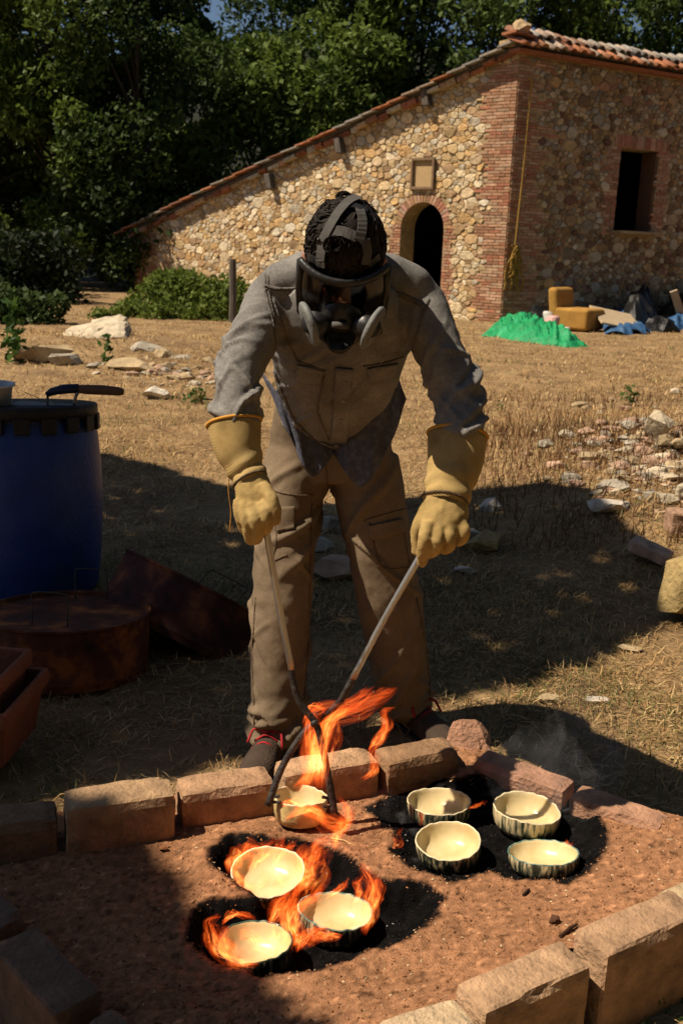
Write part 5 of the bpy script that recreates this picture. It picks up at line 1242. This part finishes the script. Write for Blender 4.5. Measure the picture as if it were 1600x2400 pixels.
for k in range(2800):                                       # wavy locks combed out from the crown
    d = V(r_.gauss(0, 1), r_.gauss(0, 1), r_.gauss(0, 1)).normalized()
    if d.z < -.1-(.5 if d.y < -.3 else 0) or (d.y > .5 and d.z < .15): continue
    a = V(0, .15, 1)+V(r_.gauss(0, .5), r_.gauss(0, .5), 0); L_ = r_.uniform(.35, .8); ph_ = r_.uniform(0, 6); pts = []; dd = d.copy(); lift_ = r_.uniform(.004, .016); sw = r_.choice((-1, 1))*r_.uniform(.1, .5)
    for j in range(10):
        s = j/9; n_ = (rdir*dd.x+fdir*dd.y+udir*dd.z).normalized(); p = hc+rdir*(dd.x*.076)+fdir*(dd.y*.098)+udir*(dd.z*.092)+n_*(.001+lift_*math.sin(s*3.0)); pts.append(p)
        tt_ = -(a-dd*a.dot(dd)); tt_ = tt_.normalized() if tt_.length > .05 else V(1, 0, 0); sd_ = dd.cross(tt_); dd = (dd+tt_*(L_/9)+sd_*((sw+.75*math.sin(ph_+s*7))*L_/9)).normalized()
        if dd.z < -.35 and dd.y > -.2: break
    if len(pts) > 3: w0 = r_.uniform(.0014, .0036); b.tube(pts, [w0*(1-.75*(j/len(pts))**2) for j in range(len(pts))], n=5)
for k in range(70):                                         # the loose curl standing up at the crown and the curl on the forehead
    c0, rad = (P(806, 464, 2.35), .017) if k < 34 else (P(783, 574, 2.205), .022)
    a0_ = r_.uniform(0, 6.28); tl_ = V(r_.uniform(-.4, .4), r_.uniform(-.4, .4), 0); pts = []
    rr2 = rad*r_.uniform(.45, 1.05)
    for j in range(12):
        a = a0_+5.2*j/11; pts.append(c0+V(math.cos(a)*rr2, r_.uniform(-.004, .004)+(j-6)*.0012, math.sin(a)*rr2*.85)+tl_*.01*j/11)
    b.tube(pts, [.0014]*11+[.0004], n=3)
b.build('curls', M['hair'], hair, True)
for s in (-1, 1):
    e = hd+fdir*.082-udir*.035+rdir*(s*.032); mesh('eye', *ellipsoid(e, (rdir*.012, fdir*.012, udir*.009), 12, 8), mat('eye_white', [(.5, .45, .4), (.6, .56, .5)], 8, .3) if s < 0 else bpy.data.materials['eye_white'], person, True)
mask = MB()
def mp(a, h, r): return hd-udir*.058+(rdir*math.sin(a)+fdir*math.cos(a))*r+udir*h+fdir*.026
def vis_r(a): return .087+.012*(abs(a)/1.25)**2
# visor frame, lens, lower body, valve, filter discs, straps
AM = 1.22
tp_ = [mp(a, .084-.012*math.cos(a*1.2), vis_r(a)+.004) for a in np.linspace(-AM, AM, 25)]; bt2 = [mp(a, -.062+.020*math.cos(a*1.2)-.004, vis_r(a)+.002) for a in np.linspace(-AM, AM, 25)]
rm = mesh('respirator_mask', *tube(tp_, [(.010, .0075)]*25, udir, 10), M['rubber'], person, True)
loop = bt2; v2, f2 = tube(loop, [(.007, .006)]*25, udir, 8); mesh('frame_bottom', v2, f2, M['rubber'], rm, True)
for s in (0, -1): v2, f2 = tube([tp_[s], tp_[s].lerp(bt2[s], .5)+(tp_[s]-hd).normalized()*.003, bt2[s]], [.008, .009, .008], n=8); mesh('frame_side', v2, f2, M['rubber'], rm, True)
lv_ = []; nA, nH = 32, 12
for j in range(nH+1):
    for i in range(nA+1):
        a = -AM+2*AM*i/nA; t = j/nH; hh = (.082-.012*math.cos(a*1.2))*(1-t)+(-.062+.020*math.cos(a*1.2))*t; lv_.append(mp(a, hh, vis_r(a)-.002+.006*math.sin(math.pi*t)))
lf_ = [(j*(nA+1)+i, j*(nA+1)+i+1, (j+1)*(nA+1)+i+1, (j+1)*(nA+1)+i) for j in range(nH) for i in range(nA)]
vm = bpy.data.materials.new('tinted_visor'); vm.use_nodes = True; n = vm.node_tree.nodes; l = vm.node_tree.links; n.remove(n['Principled BSDF'])
tr = n.new('ShaderNodeBsdfTransparent'); tr.inputs[0].default_value = (.17, .085, .05, 1); gl = n.new('ShaderNodeBsdfGlossy'); gl.inputs['Roughness'].default_value = .16; gl.inputs[0].default_value = (.9, .9, .9, 1)
fr = n.new('ShaderNodeFresnel'); fr.inputs[0].default_value = 1.5; mx = n.new('ShaderNodeMixShader'); l.new(fr.outputs[0], mx.inputs[0]); l.new(tr.outputs[0], mx.inputs[1]); l.new(gl.outputs[0], mx.inputs[2]); l.new(mx.outputs[0], n['Material Output'].inputs[0])
lens = mesh('visor', lv_, lf_, vm, rm, True); fix_normals(lens.data); s_ = lens.modifiers.new('s', 'SOLIDIFY'); s_.thickness = .002
b = MB(); ch_ = hd-udir*.135+fdir*.085
b.add(*ellipsoid(ch_, (rdir*.060, fdir*.048, udir*.052))); b.add(*ellipsoid(ch_-udir*.03+fdir*.005, (rdir*.034, fdir*.04, udir*.04)))
b.add(*ellipsoid(hd+fdir*.06-udir*.10, (rdir*.07, fdir*.04, udir*.03))); b.add(*ellipsoid(hd+fdir*.096-udir*.088, (rdir*.050, fdir*.044, udir*.058)))
v2, n2, f2 = remesh(b, .005, 4); mesh('face_seal', v2, f2, M['rubber'], rm, True)
vc = ch_+fdir*.05+udir*.022; v2, f2 = lathe(vc, [(.036, -.02), (.036, .006), (.030, .014), (.012, .016), (0, .016)], 24, (rdir, (fdir*.3+udir*.95).normalized().cross(rdir).normalized(), (fdir*.95-udir*.3).normalized())); o = mesh('valve', v2, f2, M['rubber'], rm, True); fix_normals(o.data)
o = MB().tube([vc+fdir*.012+udir*.034-rdir*.018, vc+fdir*.014+udir*.036, vc+fdir*.012+udir*.034+rdir*.018], [.007, .008, .007], side=udir, n=8).build('clip', M['strap'], rm, True)
for s, (px, py, Yd) in ((-1, (717, 762, 2.205)), (1, (880, 772, 2.205))):
    c = P(px, py, Yd); nd = (rdir*(s*.90)+fdir*.40-udir*.16).normalized(); e1 = (udir*.93-rdir*(s*.36)*-1)
    e1 = (udir-nd*udir.dot(nd)).normalized(); e2 = nd.cross(e1)
    v2, f2 = lathe(c-nd*.008, [(0, -.009), (.036, -.009), (.048, -.005), (.051, .0), (.050, .005), (.045, .008), (.016, .006), (0, .006)], 32, (e1, e2, nd)); o = mesh('filter', v2, f2, M['filter'], rm, True); fix_normals(o.data)
    b = MB(); b.tube([ch_+rdir*s*.03, c-nd*.015], [.024, .026], n=14); b.build('filter_socket', M['rubber'], rm, True)
# straps of the harness over the hair
HB_ = BVHTree.FromPolygons(*ellipsoid(hc, (rdir*.094, fdir*.114, udir*.110), 64, 40))
def strap(pts, w_, name='strap', m='strap', lift=.002):
    q = []; sd2 = []
    for p in spline(pts, 6):
        h, n_ = hit(HB_, p[0], p[1], lift)
        if h is None: h = P(p[0], p[1], 2.40); n_ = V(0, -.3, 1).normalized()
        q.append(h); sd2.append(n_)
    v_ = []
    for i, p in enumerate(q):
        t = (q[min(i+1, len(q)-1)]-q[max(i-1, 0)]).normalized(); s = t.cross(sd2[i]).normalized(); v_ += [p-s*w_/2, p+s*w_/2]
    o = mesh(name, v_, [(2*i, 2*i+1, 2*i+3, 2*i+2) for i in range(len(q)-1)], M[m], rm, False); z = o.modifiers.new('s', 'SOLIDIFY'); z.thickness = .0018; z.offset = 0; return o
strap([(757, 566), (772, 536), (792, 502), (815, 476), (838, 464)], .021, lift=.005)
strap([(772, 545), (800, 542), (835, 556)], .022)
strap([(838, 566), (846, 545), (848, 515), (842, 490)], .021)
strap([(800, 486), (825, 482), (858, 492)], .016, m='rubber')
strap([(752, 625), (752, 600), (757, 566)], .024, m='strap'); strap([(855, 620), (860, 590), (852, 560)], .022, m='strap')
strap([(722, 600), (740, 610), (752, 622)], .016, m='rubber'); strap([(887, 600), (875, 612), (862, 622)], .016, m='rubber')
o = MB().box(P(757, 566, 2.22), (.026, .008, .016), (rdir, fdir, udir)).build('buckle', M['rubber'], rm, bevel=.002); o = MB().box(P(853, 565, 2.22), (.026, .008, .016), (rdir, fdir, udir)).build('buckle', M['rubber'], rm, bevel=.002)

# ------------------------------------------------------------------ tongs
tg = empty('tongs', P(735, 1692, 2.2)); tag(tg, 'long steel tongs with bare rod handles gripping the dimpled bowl', 'tongs')
M['rod'] = mat('bare_steel', [(.36, .335, .30), (.56, .52, .46)], 20, .28, .15, 80, metallic=.8, stretch=(1, 1, .15)); M['forged'] = mat('forged_iron', [(.03, .026, .024), (.075, .062, .055)], 30, .6, .4, 80, metallic=.4)
MB().tube(spts([P(606, 1180, 2.195), P(622, 1232, 2.19), P(655, 1425, 2.19), P(683, 1568, 2.19)], 6), .0080, n=14).build('handle', M['rod'], tg, True)
MB().tube(spts([P(992, 1290, 2.195), P(975, 1320, 2.19), P(905, 1442, 2.19), P(826, 1590, 2.19)], 6), .0080, n=14).build('handle', M['rod'], tg, True)
MB().tube(spts([P(682, 1562, 2.19), P(688, 1600, 2.19), P(702, 1645, 2.185), P(738, 1694, 2.18), P(752, 1735, 2.175), P(770, 1825, 2.165), P(784, 1910, 2.15)], 5), [(.0085, .0075)]*26+[(.009, .008)]*5, n=8).build('jaw', M['forged'], tg, True)
MB().tube(spts([P(829, 1584, 2.19), P(815, 1612, 2.19), P(790, 1652, 2.20), P(738, 1694, 2.205), P(704, 1728, 2.19), P(660, 1800, 2.175), P(628, 1888, 2.15)], 5), [(.0085, .0075)]*26+[(.009, .008)]*5, n=8).build('jaw', M['forged'], tg, True)
q = P(737, 1694, 2.18); MB().add(*lathe(q+V(0, .02, 0), [(0, .03), (.006, .03), (.010, .026), (.010, -.02), (0, -.02)], 14, (V(1, 0, 0), V(0, 0, 1), V(0, -1, 0)))).build('rivet', M['forged'], tg, True)
for (x0, y0, x1, y1) in ((628, 1868, 655, 1866), (630, 1880, 658, 1880), (779, 1872, 755, 1868), (782, 1892, 757, 1890)):
    MB().tube([P(x0, y0, 2.16), P(x1, y1, 2.15)], .004, n=6).build('prong', M['forged'], tg)
MB().tube(spts([P(535, 1125, 2.2), P(536, 1160, 2.19), P(541, 1200, 2.19), P(538, 1245, 2.19)], 4), .0009, n=4).build('loose_thread', M['piping'], person)
# ------------------------------------------------------------------ flames, smoke
def flame_mat(name, lo, mid, hi, strength):
    m = bpy.data.materials.new(name); m.use_nodes = True; n = m.node_tree.nodes; l = m.node_tree.links; n.remove(n['Principled BSDF'])
    at = n.new('ShaderNodeAttribute'); at.attribute_name = 'flow'; sp_ = n.new('ShaderNodeSeparateColor'); l.new(at.outputs['Color'], sp_.inputs[0])
    cb = n.new('ShaderNodeCombineXYZ')
    def math_(op, a, b=None, c=None):
        q = n.new('ShaderNodeMath'); q.operation = op
        for i, x in enumerate((a, b, c)):
            if x is None: continue
            if isinstance(x, (int, float)): q.inputs[i].default_value = x
            else: l.new(x, q.inputs[i])
        return q.outputs[0]
    l.new(math_('MULTIPLY', sp_.outputs[0], 2.2), cb.inputs[0]); l.new(math_('MULTIPLY', sp_.outputs[1], 4.5), cb.inputs[1]); l.new(math_('MULTIPLY', sp_.outputs[2], 37.0), cb.inputs[2])
    no = n.new('ShaderNodeTexNoise'); no.inputs['Scale'].default_value = 1.0; no.inputs['Detail'].default_value = 3; no.inputs['Distortion'].default_value = 1.4; l.new(cb.outputs[0], no.inputs['Vector'])
    fil = math_('POWER', math_('SUBTRACT', 1.0, math_('ABSOLUTE', math_('MULTIPLY', math_('SUBTRACT', no.outputs[0], .5), 8.0))), 2.2)   # bright filaments
    fil = math_('MAXIMUM', fil, 0.0)
    body = math_('MULTIPLY_ADD', no.outputs[0], 1.3, -.25)
    n2 = n.new('ShaderNodeTexNoise'); n2.inputs['Scale'].default_value = .55; n2.inputs['Detail'].default_value = 2; n2.inputs['Distortion'].default_value = 2.0; l.new(cb.outputs[0], n2.inputs['Vector'])
    gap = math_('MINIMUM', math_('MAXIMUM', math_('MULTIPLY_ADD', n2.outputs[0], 5.0, -1.75), .06), 1.0)   # ragged holes
    u = sp_.outputs[0]
    fade = math_('MULTIPLY', math_('MINIMUM', math_('MULTIPLY', u, 6.0), 1.0), math_('POWER', math_('SUBTRACT', 1.0, u), .6))
    s = math_('MULTIPLY', math_('MULTIPLY_ADD', fil, .9, math_('MAXIMUM', math_('MULTIPLY', body, .55), .0)), math_('MULTIPLY', math_('MULTIPLY', fade, gap), at.outputs['Alpha']))
    rp = n.new('ShaderNodeValToRGB'); e = rp.color_ramp.elements; e[0].position = .05; e[0].color = lo+(1,); e[1].position = .95; e[1].color = hi+(1,); x = e.new(.45); x.color = mid+(1,)
    l.new(s, rp.inputs[0]); em = n.new('ShaderNodeEmission'); l.new(rp.outputs[0], em.inputs[0]); l.new(math_('MULTIPLY', s, strength), em.inputs[1])
    tr = n.new('ShaderNodeBsdfTransparent'); ad = n.new('ShaderNodeAddShader'); l.new(tr.outputs[0], ad.inputs[0]); l.new(em.outputs[0], ad.inputs[1]); l.new(ad.outputs[0], n['Material Output'].inputs[0]); return m
M['flame'] = flame_mat('flame', (.9, .065, .007), (1.0, .18, .022), (1.0, .55, .14), .50)
def tongue(mbx, fl_c, pts, wid, thick, seed, nc=22, k=7, wob=.25):
    """a tongue of fire: flattened closed tube, rippled, along a path"""
    p = spts(pts, k); n = len(p); w_ = np.interp(np.linspace(0, 1, n), np.linspace(0, 1, len(wid)), wid); r = random.Random(seed); ph = r.uniform(0, 6); v = []; base = len(mbx.v)
    for i in range(n):
        t = (p[min(i+1, n-1)]-p[max(i-1, 0)]).normalized(); s = i/(n-1); a = ph+.9*math.sin(s*3+ph)
        e1 = V(math.cos(a*.35), math.sin(a*.35)*.7, 0); e1 = (e1-t*e1.dot(t)).normalized(); e2 = t.cross(e1)
        for j in range(nc):
            th = 2*math.pi*j/nc; x = math.cos(th); rip = wob*w_[i]*math.sin(x*3.4+s*7+ph)+.35*thick*math.sin(x*8+s*13+ph*2)
            v.append(p[i]+e1*(x*w_[i]*(1+.18*math.sin(s*16+x*2+ph)))+e2*(math.sin(th)*thick*min(1, w_[i]*40)+rip))
            fl_c.append((s, (x*.5+.5)*(.4+w_[i]*18), (seed % 31)/31.0, max(0.0, 1-x*x)**.7))
    f = []
    for i in range(n-1):
        for j in range(nc): f.append((i*nc+j, i*nc+(j+1) % nc, (i+1)*nc+(j+1) % nc, (i+1)*nc+j))
    f.append(tuple(range(nc))[::-1]); f.append(tuple(range((n-1)*nc, n*nc))); mbx.add(v, f)
def fire(label, tongues, seed0, strands=4):
    b = MB(); fc = []; r = random.Random(seed0)
    for i, (pix, Yd, wid) in enumerate(tongues):
        for q in range(strands):
            j = lambda s: r.uniform(-s, s)
            pts = [P(x+j(9)*(q > 0), y+j(9)*(q > 0), (Yd[0]+(Yd[1]-Yd[0])*t/(len(pix)-1))+j(.015)) for t, (x, y) in enumerate(pix)]
            tongue(b, fc, pts, [w_*(1.7 if q == 0 else r.uniform(.35, 1.15)) for w_ in wid], .004, seed0*13+i*5+q)
    c = sum((Vector(x) for x in b.v), Vector())/len(b.v)
    o = mesh('flames', b.v, b.f, M['flame'], None, True, c); set_cols(o.data, fc, 'flow'); tag(o, label, 'flames', 'flames in the pit', 'thing'); return o
fire('tall orange flames streaming up from the bowl in the tongs', [
 ([(705, 1860), (735, 1800), (742, 1750), (755, 1700), (800, 1672), (850, 1650), (900, 1630), (932, 1612)], (2.15, 2.30), [.012, .022, .030, .030, .020, .020, .014, .003]),
 ([(690, 1850), (722, 1815), (735, 1770), (725, 1720), (735, 1675), (765, 1655)], (2.15, 2.2), [.004, .014, .02, .014, .012, .003]),
 ([(745, 1850), (752, 1790), (765, 1730), (778, 1680), (820, 1660), (858, 1632), (872, 1615)], (2.14, 2.24), [.01, .018, .022, .018, .016, .012, .003]),
 ([(862, 1765), (885, 1735), (905, 1700), (900, 1672), (918, 1660)], (2.3, 2.34), [.004, .012, .012, .008, .002]),
 ([(715, 1690), (728, 1660), (745, 1652), (762, 1668)], (2.2, 2.2), [.002, .007, .008, .002]),
 ([(850, 1830), (880, 1800), (875, 1770), (884, 1745)], (2.28, 2.3), [.002, .012, .010, .002])], 3)
fire('low flames licking round the side of the held bowl', [
 ([(665, 1925), (700, 1900), (735, 1905), (765, 1930), (800, 1935), (818, 1905), (812, 1875)], (2.10, 2.14), [.004, .012, .014, .016, .018, .014, .003]),
 ([(790, 1990), (785, 1960), (800, 1935), (812, 1900), (795, 1870)], (2.06, 2.14), [.003, .012, .014, .012, .003]),
 ([(660, 1890), (690, 1878), (720, 1898), (755, 1922)], (2.09, 2.1), [.002, .012, .014, .003])], 5)
fire('broad flames round the largest bowl in the lower hollow', [
 ([(690, 2100), (722, 2060), (738, 2015), (748, 1985), (772, 1960)], (1.90, 2.02), [.012, .026, .026, .018, .003]),
 ([(700, 2080), (712, 2040), (706, 2005), (722, 1980)], (1.92, 2.0), [.008, .016, .014, .003]),
 ([(540, 2050), (545, 2020), (565, 2000), (580, 1985), (610, 1990), (650, 1968)], (1.93, 2.02), [.004, .014, .016, .014, .012, .003]),
 ([(585, 2050), (600, 2015), (630, 2000), (650, 1985), (668, 1962)], (1.92, 2.02), [.003, .016, .018, .014, .003]),
 ([(660, 2080), (650, 2030), (670, 1995), (690, 1975)], (1.90, 2.0), [.003, .012, .012, .002]),
 ([(548, 2030), (560, 2060), (600, 2080), (640, 2040)], (1.88, 1.9), [.003, .010, .012, .003])], 7)
fire('flames between the two lower bowls of the lower hollow', [
 ([(660, 2220), (675, 2180), (672, 2140), (690, 2105), (700, 2085)], (1.76, 1.90), [.010, .020, .022, .018, .004]),
 ([(700, 2215), (690, 2170), (700, 2130), (740, 2100), (752, 2070)], (1.78, 1.92), [.008, .016, .018, .014, .003]),
 ([(625, 2165), (650, 2140), (662, 2110), (680, 2090)], (1.80, 1.9), [.003, .014, .014, .003]),
 ([(690, 2225), (715, 2195), (745, 2180), (790, 2165)], (1.74, 1.78), [.006, .014, .012, .003]),
 ([(800, 2195), (770, 2195), (735, 2200), (700, 2225)], (1.73, 1.75), [.002, .010, .012, .004])], 9)
fire('thin flames rising along the right edge of the lower hollow', [
 ([(850, 2190), (870, 2150), (868, 2110), (872, 2080), (855, 2040), (848, 2020)], (1.80, 1.94), [.006, .012, .012, .014, .008, .002]),
 ([(862, 2150), (880, 2110), (885, 2075), (890, 2058)], (1.84, 1.92), [.003, .010, .010, .002]),
 ([(830, 2120), (842, 2090), (836, 2070), (845, 2055)], (1.86, 1.92), [.002, .008, .007, .002]),
 ([(770, 2100), (800, 2080), (812, 2065)], (1.88, 1.92), [.002, .008, .002])], 11)
fire('deep orange flames curling round the bottom bowl', [
 ([(560, 2255), (515, 2225), (498, 2190), (492, 2165), (512, 2145)], (1.70, 1.80), [.008, .016, .014, .008, .002]),
 ([(600, 2265), (555, 2245), (525, 2205), (535, 2170)], (1.68, 1.74), [.010, .022, .022, .004]),
 ([(640, 2240), (610, 2215), (580, 2190), (560, 2180)], (1.69, 1.74), [.004, .020, .018, .003]),
 ([(630, 2245), (640, 2210), (645, 2185), (642, 2170)], (1.70, 1.76), [.004, .010, .010, .002]),
 ([(520, 2160), (545, 2145), (575, 2142), (600, 2150)], (1.80, 1.82), [.002, .006, .006, .002])], 13)
SMALL = [('short flame beside the upper left bowl of the smoking hollow', [(985, 1935), (988, 1915), (984, 1900), (990, 1888)], (2.14, 2.18), [.003, .005, .005, .001]),
 ('low flame between the two upper bowls of the smoking hollow', [(1095, 1895), (1112, 1890), (1130, 1882), (1142, 1878)], (2.18, 2.2), [.002, .006, .005, .001]),
 ('small flame at the rim of the teal rimmed bowl', [(1310, 1985), (1325, 1978), (1332, 1985), (1342, 1975)], (2.05, 2.08), [.002, .008, .006, .001]),
 ('dim flame at the left edge of the smoking hollow', [(920, 1990), (935, 1975), (930, 1955), (945, 1940)], (2.08, 2.12), [.003, .008, .006, .001])]
for i, (lab, pix, Yd, wid) in enumerate(SMALL): fire(lab, [(pix, Yd, wid)], 15+i*2, 1)
# thin smoke drifting off the right hollow
def smoke_mat(scale, dens):
    m = bpy.data.materials.new('thin_smoke'); m.use_nodes = True; n = m.node_tree.nodes; l = m.node_tree.links; n.remove(n['Principled BSDF'])
    pv = n.new('ShaderNodeVolumePrincipled'); pv.inputs['Color'].default_value = (.80, .80, .82, 1); pv.inputs['Anisotropy'].default_value = .2
    tc = n.new('ShaderNodeTexCoord'); mp_ = n.new('ShaderNodeMapping'); mp_.inputs['Scale'].default_value = (1, 1, .45); no = n.new('ShaderNodeTexNoise'); no.inputs['Scale'].default_value = scale; no.inputs['Detail'].default_value = 2.5; no.inputs['Distortion'].default_value = 1.6
    l.new(tc.outputs['Object'], mp_.inputs[0]); l.new(mp_.outputs[0], no.inputs['Vector'])
    rp = n.new('ShaderNodeMapRange'); rp.inputs[1].default_value = .50; rp.inputs[2].default_value = .80; rp.inputs[3].default_value = 0; rp.inputs[4].default_value = dens; rp.clamp = True
    l.new(no.outputs[0], rp.inputs[0]); l.new(rp.outputs[0], pv.inputs['Density']); l.new(pv.outputs[0], n['Material Output'].inputs['Volume']); return m
def smoke(label, pts, rad, m):
    q = [P(*p) for p in pts]; v, f = tube(spts(q, 5), [r for r in np.interp(np.linspace(0, 1, len(spts(q, 5))), np.linspace(0, 1, len(rad)), rad)], n=14)
    o = mesh('smoke', v, f, m, None, True, q[0]); fix_normals(o.data); tag(o, label, 'smoke', None, 'stuff')
SM = smoke_mat(12, 3.2)
smoke('thin grey smoke drifting up from the right hollow over the low bricks', [(1180, 1880, 2.22), (1260, 1830, 2.30), (1330, 1790, 2.36), (1380, 1700, 2.5), (1330, 1600, 2.7)], [.08, .14, .14, .14, .06], SM)
smoke('thin grey smoke at the left side of the right hollow', [(900, 1930, 2.14), (890, 1890, 2.18), (870, 1850, 2.22), (850, 1800, 2.26)], [.03, .05, .04, .02], SM)
# ------------------------------------------------------------------ grass: cut straw, green tufts, dead stalks
BLKP = [tuple(G(x, y, 0))[:2] for x, y in ((-700, 1980), (140, 1912), (640, 1850), (1065, 1780), (1110, 1778), (1350, 1880), (1590, 1975), (1900, 2100))]
PITOUT = [tuple(G(x, y, .2))[:2] for x, y in ((-600, 1935), (130, 1868), (636, 1790), (1045, 1718), (1150, 1745), (1345, 1822), (1580, 1912), (1800, 2010), (1800, 2060), (1610, 2155), (1360, 2262), (1110, 2378), (880, 2480), (520, 2720), (205, 2400), (-10, 2200), (-400, 2020))]
rng = np.random.default_rng(21)
def blades(n, y0, y1, spread, length, width, upright, pal, seed, wpal=None, green=None):
    y = y0+(y1-y0)*rng.random(n)**(.75 if y0 < 3 else 1.0); x = rng.uniform(-1, 1, n)*(spread*y+.5)
    ok = polydist(PITOUT, x, y) < -.012; x, y = x[ok], y[ok]
    p = np.stack([x, y, x*0+seed], 1); den = .5+.75*fbm(p*(2.2 if y0 < 8 else .8), seed, 3)
    ok = rng.random(len(x)) < np.clip(den, .12, 1); x, y, p = x[ok], y[ok], p[ok]; n = len(x)
    if green is not None:
        gm = fbm(p*1.3+4, 77, 2)+.6*np.clip((x-.5)/.5, 0, 1)*np.clip((3.4-y)/1.0, 0, 1)+.2*np.clip((2.9-y), 0, 1); ok = gm > green; x, y = x[ok], y[ok]; n = len(x)
    z = ground_z(x, y); a = rng.uniform(0, 2*math.pi, n); L = length*rng.uniform(.35, 1.3, n)*(1+.25*mound(x, y)/.3); el = np.clip(rng.normal(upright, .35, n), .02, 1.45)
    d = np.stack([np.cos(a)*np.cos(el), np.sin(a)*np.cos(el), np.sin(el)], 1); s = np.stack([-np.sin(a), np.cos(a), np.zeros(n)], 1); w_ = (width*rng.uniform(.6, 1.4, n))[:, None]
    b0 = np.stack([x, y, z+.002+.012*rng.random(n)*(upright < .5)], 1); mid = b0+d*(L*.55)[:, None]; tip = b0+d*L[:, None]+np.array([0, 0, -1])*(L*.18)[:, None]+s*(L*rng.uniform(-.2, .2, n))[:, None]
    tip[:, 2] = np.maximum(tip[:, 2], z+.003)
    v = np.stack([b0-s*w_/2, b0+s*w_/2, mid+s*w_*.45, mid-s*w_*.45, tip], 1).reshape(-1, 3); i = (np.arange(n)*5)[:, None]
    c = np.array(pal)[rng.integers(0, len(pal), n)]*rng.uniform(.65, 1.25, (n, 1))
    return v, i+np.array([[0, 1, 2, 3]]), i+np.array([[3, 2, 4, 4]]), np.repeat(c, 5, axis=0)
STRAW = [(.50, .34, .15), (.40, .25, .10), (.60, .43, .21), (.30, .18, .07), (.22, .125, .055), (.45, .27, .12)]
RED = [(.26, .13, .065), (.32, .17, .08), (.20, .10, .05)]
GREEN = [(.12, .15, .035), (.085, .12, .028), (.16, .17, .055), (.20, .18, .07)]
def grass(name, label, sets):
    V_, F_, C_ = [], [], []; o = 0
    for v, f1, f2, c in sets:
        V_.append(v); t1 = f1[:, [0, 1, 2]]; t2 = f1[:, [0, 2, 3]]; t3 = f2[:, :3]; F_.append(np.vstack([t1, t2, t3])+o); C_.append(c); o += len(v)
    ob = mesh(name, np.vstack(V_), np.vstack(F_), M['grass'], cols=np.vstack(C_)); tag(ob, label, None, None, 'stuff')
grass('straw', 'dry cut straw and short dead grass covering the field', [
 blades(90000, 2.25, 5.0, .40, .065, .0028, .22, STRAW, 1), blades(80000, 5.0, 9.5, .40, .07, .0048, .28, STRAW+RED[:1], 2), blades(100000, 9.5, 23, .40, .075, .009, .40, STRAW, 3),
 blades(9000, 1.0, 2.3, .55, .055, .002, .15, STRAW, 4)])
grass('grass', 'short green grass growing through the straw', [
 blades(60000, 2.1, 4.6, .42, .045, .0022, .95, GREEN, 5, green=.02), blades(22000, 4.6, 9, .42, .05, .0036, .9, GREEN, 6, green=.22), blades(16000, 9, 24, .42, .07, .011, .9, GREEN, 7, green=.30), blades(6000, 1.0, 2.3, .55, .045, .002, .9, GREEN, 8, green=0)])
b = MB()
for k in range(2200):
    px, py = (rng.uniform(1060, 1640), rng.normal(1020, 60)) if k < 1700 else (rng.uniform(1050, 1640), rng.uniform(1000, 1300)); q = ground_hit(px, min(max(py, 940), 1320)); L = rng.uniform(.04, .13)
    d = Vector((rng.normal(0, .3), rng.normal(0, .3), 1)).normalized(); m_ = q+d*L*.5+Vector((rng.normal(0, .006), 0, 0)); w_ = .0026
    v = []
    for p, ww in ((q-UP*.01, w_), (m_, w_*.9), (q+d*L, w_*.5)): v += [p+Vector((-ww, -ww*.6, 0)), p+Vector((ww, -ww*.6, 0)), p+Vector((0, ww, 0))]
    b.add(v, [(0, 1, 4, 3), (1, 2, 5, 4), (2, 0, 3, 5), (3, 4, 7, 6), (4, 5, 8, 7), (5, 3, 6, 8)], np.array(RED[k % 3])*rng.uniform(.6, 1.2))
o = mesh('dead_stalks', b.v, b.f, M['grass'], cols=b.c); tag(o, 'brown stubble of dead stalks standing on the rubble mound', None, None, 'stuff')
def weed(label, px, py, h, n, seed, r=.06):
    g_ = np.random.default_rng(seed); q = ground_hit(px, py); c = np.array(q)+np.stack([g_.normal(0, r, n), g_.normal(0, r, n), h*g_.random(n)], 1); col = np.array((.05, .10, .02))*g_.uniform(.6, 1.5, (n, 1))
    v, f, cv = leaf_arrays(c, h*.3, g_, col, (0, -.2, .8), .45); o = mesh('weed', v, f, M['leaf'], cols=cv, origin=q); tag(o, label, 'weed', 'green weeds in the dry grass')
weed('green weed in front of the yellow stone left of the worker', 458, 945, .16, 90, 1, .08)
weed('thin green weed on the lit field right of the worker sleeve', 1170, 965, .10, 30, 2, .03)
weed('small green weed in the stubble above the white stone', 1330, 1120, .07, 30, 3, .03)
weed('tall thin weed standing in the field at right', 1472, 950, .22, 40, 4, .035)
weed('green tuft at the lower right corner outside the near blocks', 1560, 2360, .035, 70, 5, .05)
weed('tall grassy weed in front of the large slab', 250, 852, .34, 40, 6, .03)
weed('leafy weed on the left edge above the white tub', 40, 850, .4, 60, 7, .1)
weed('tall green shoot at the edge of the laurel bush', 38, 838, .7, 40, 8, .04)
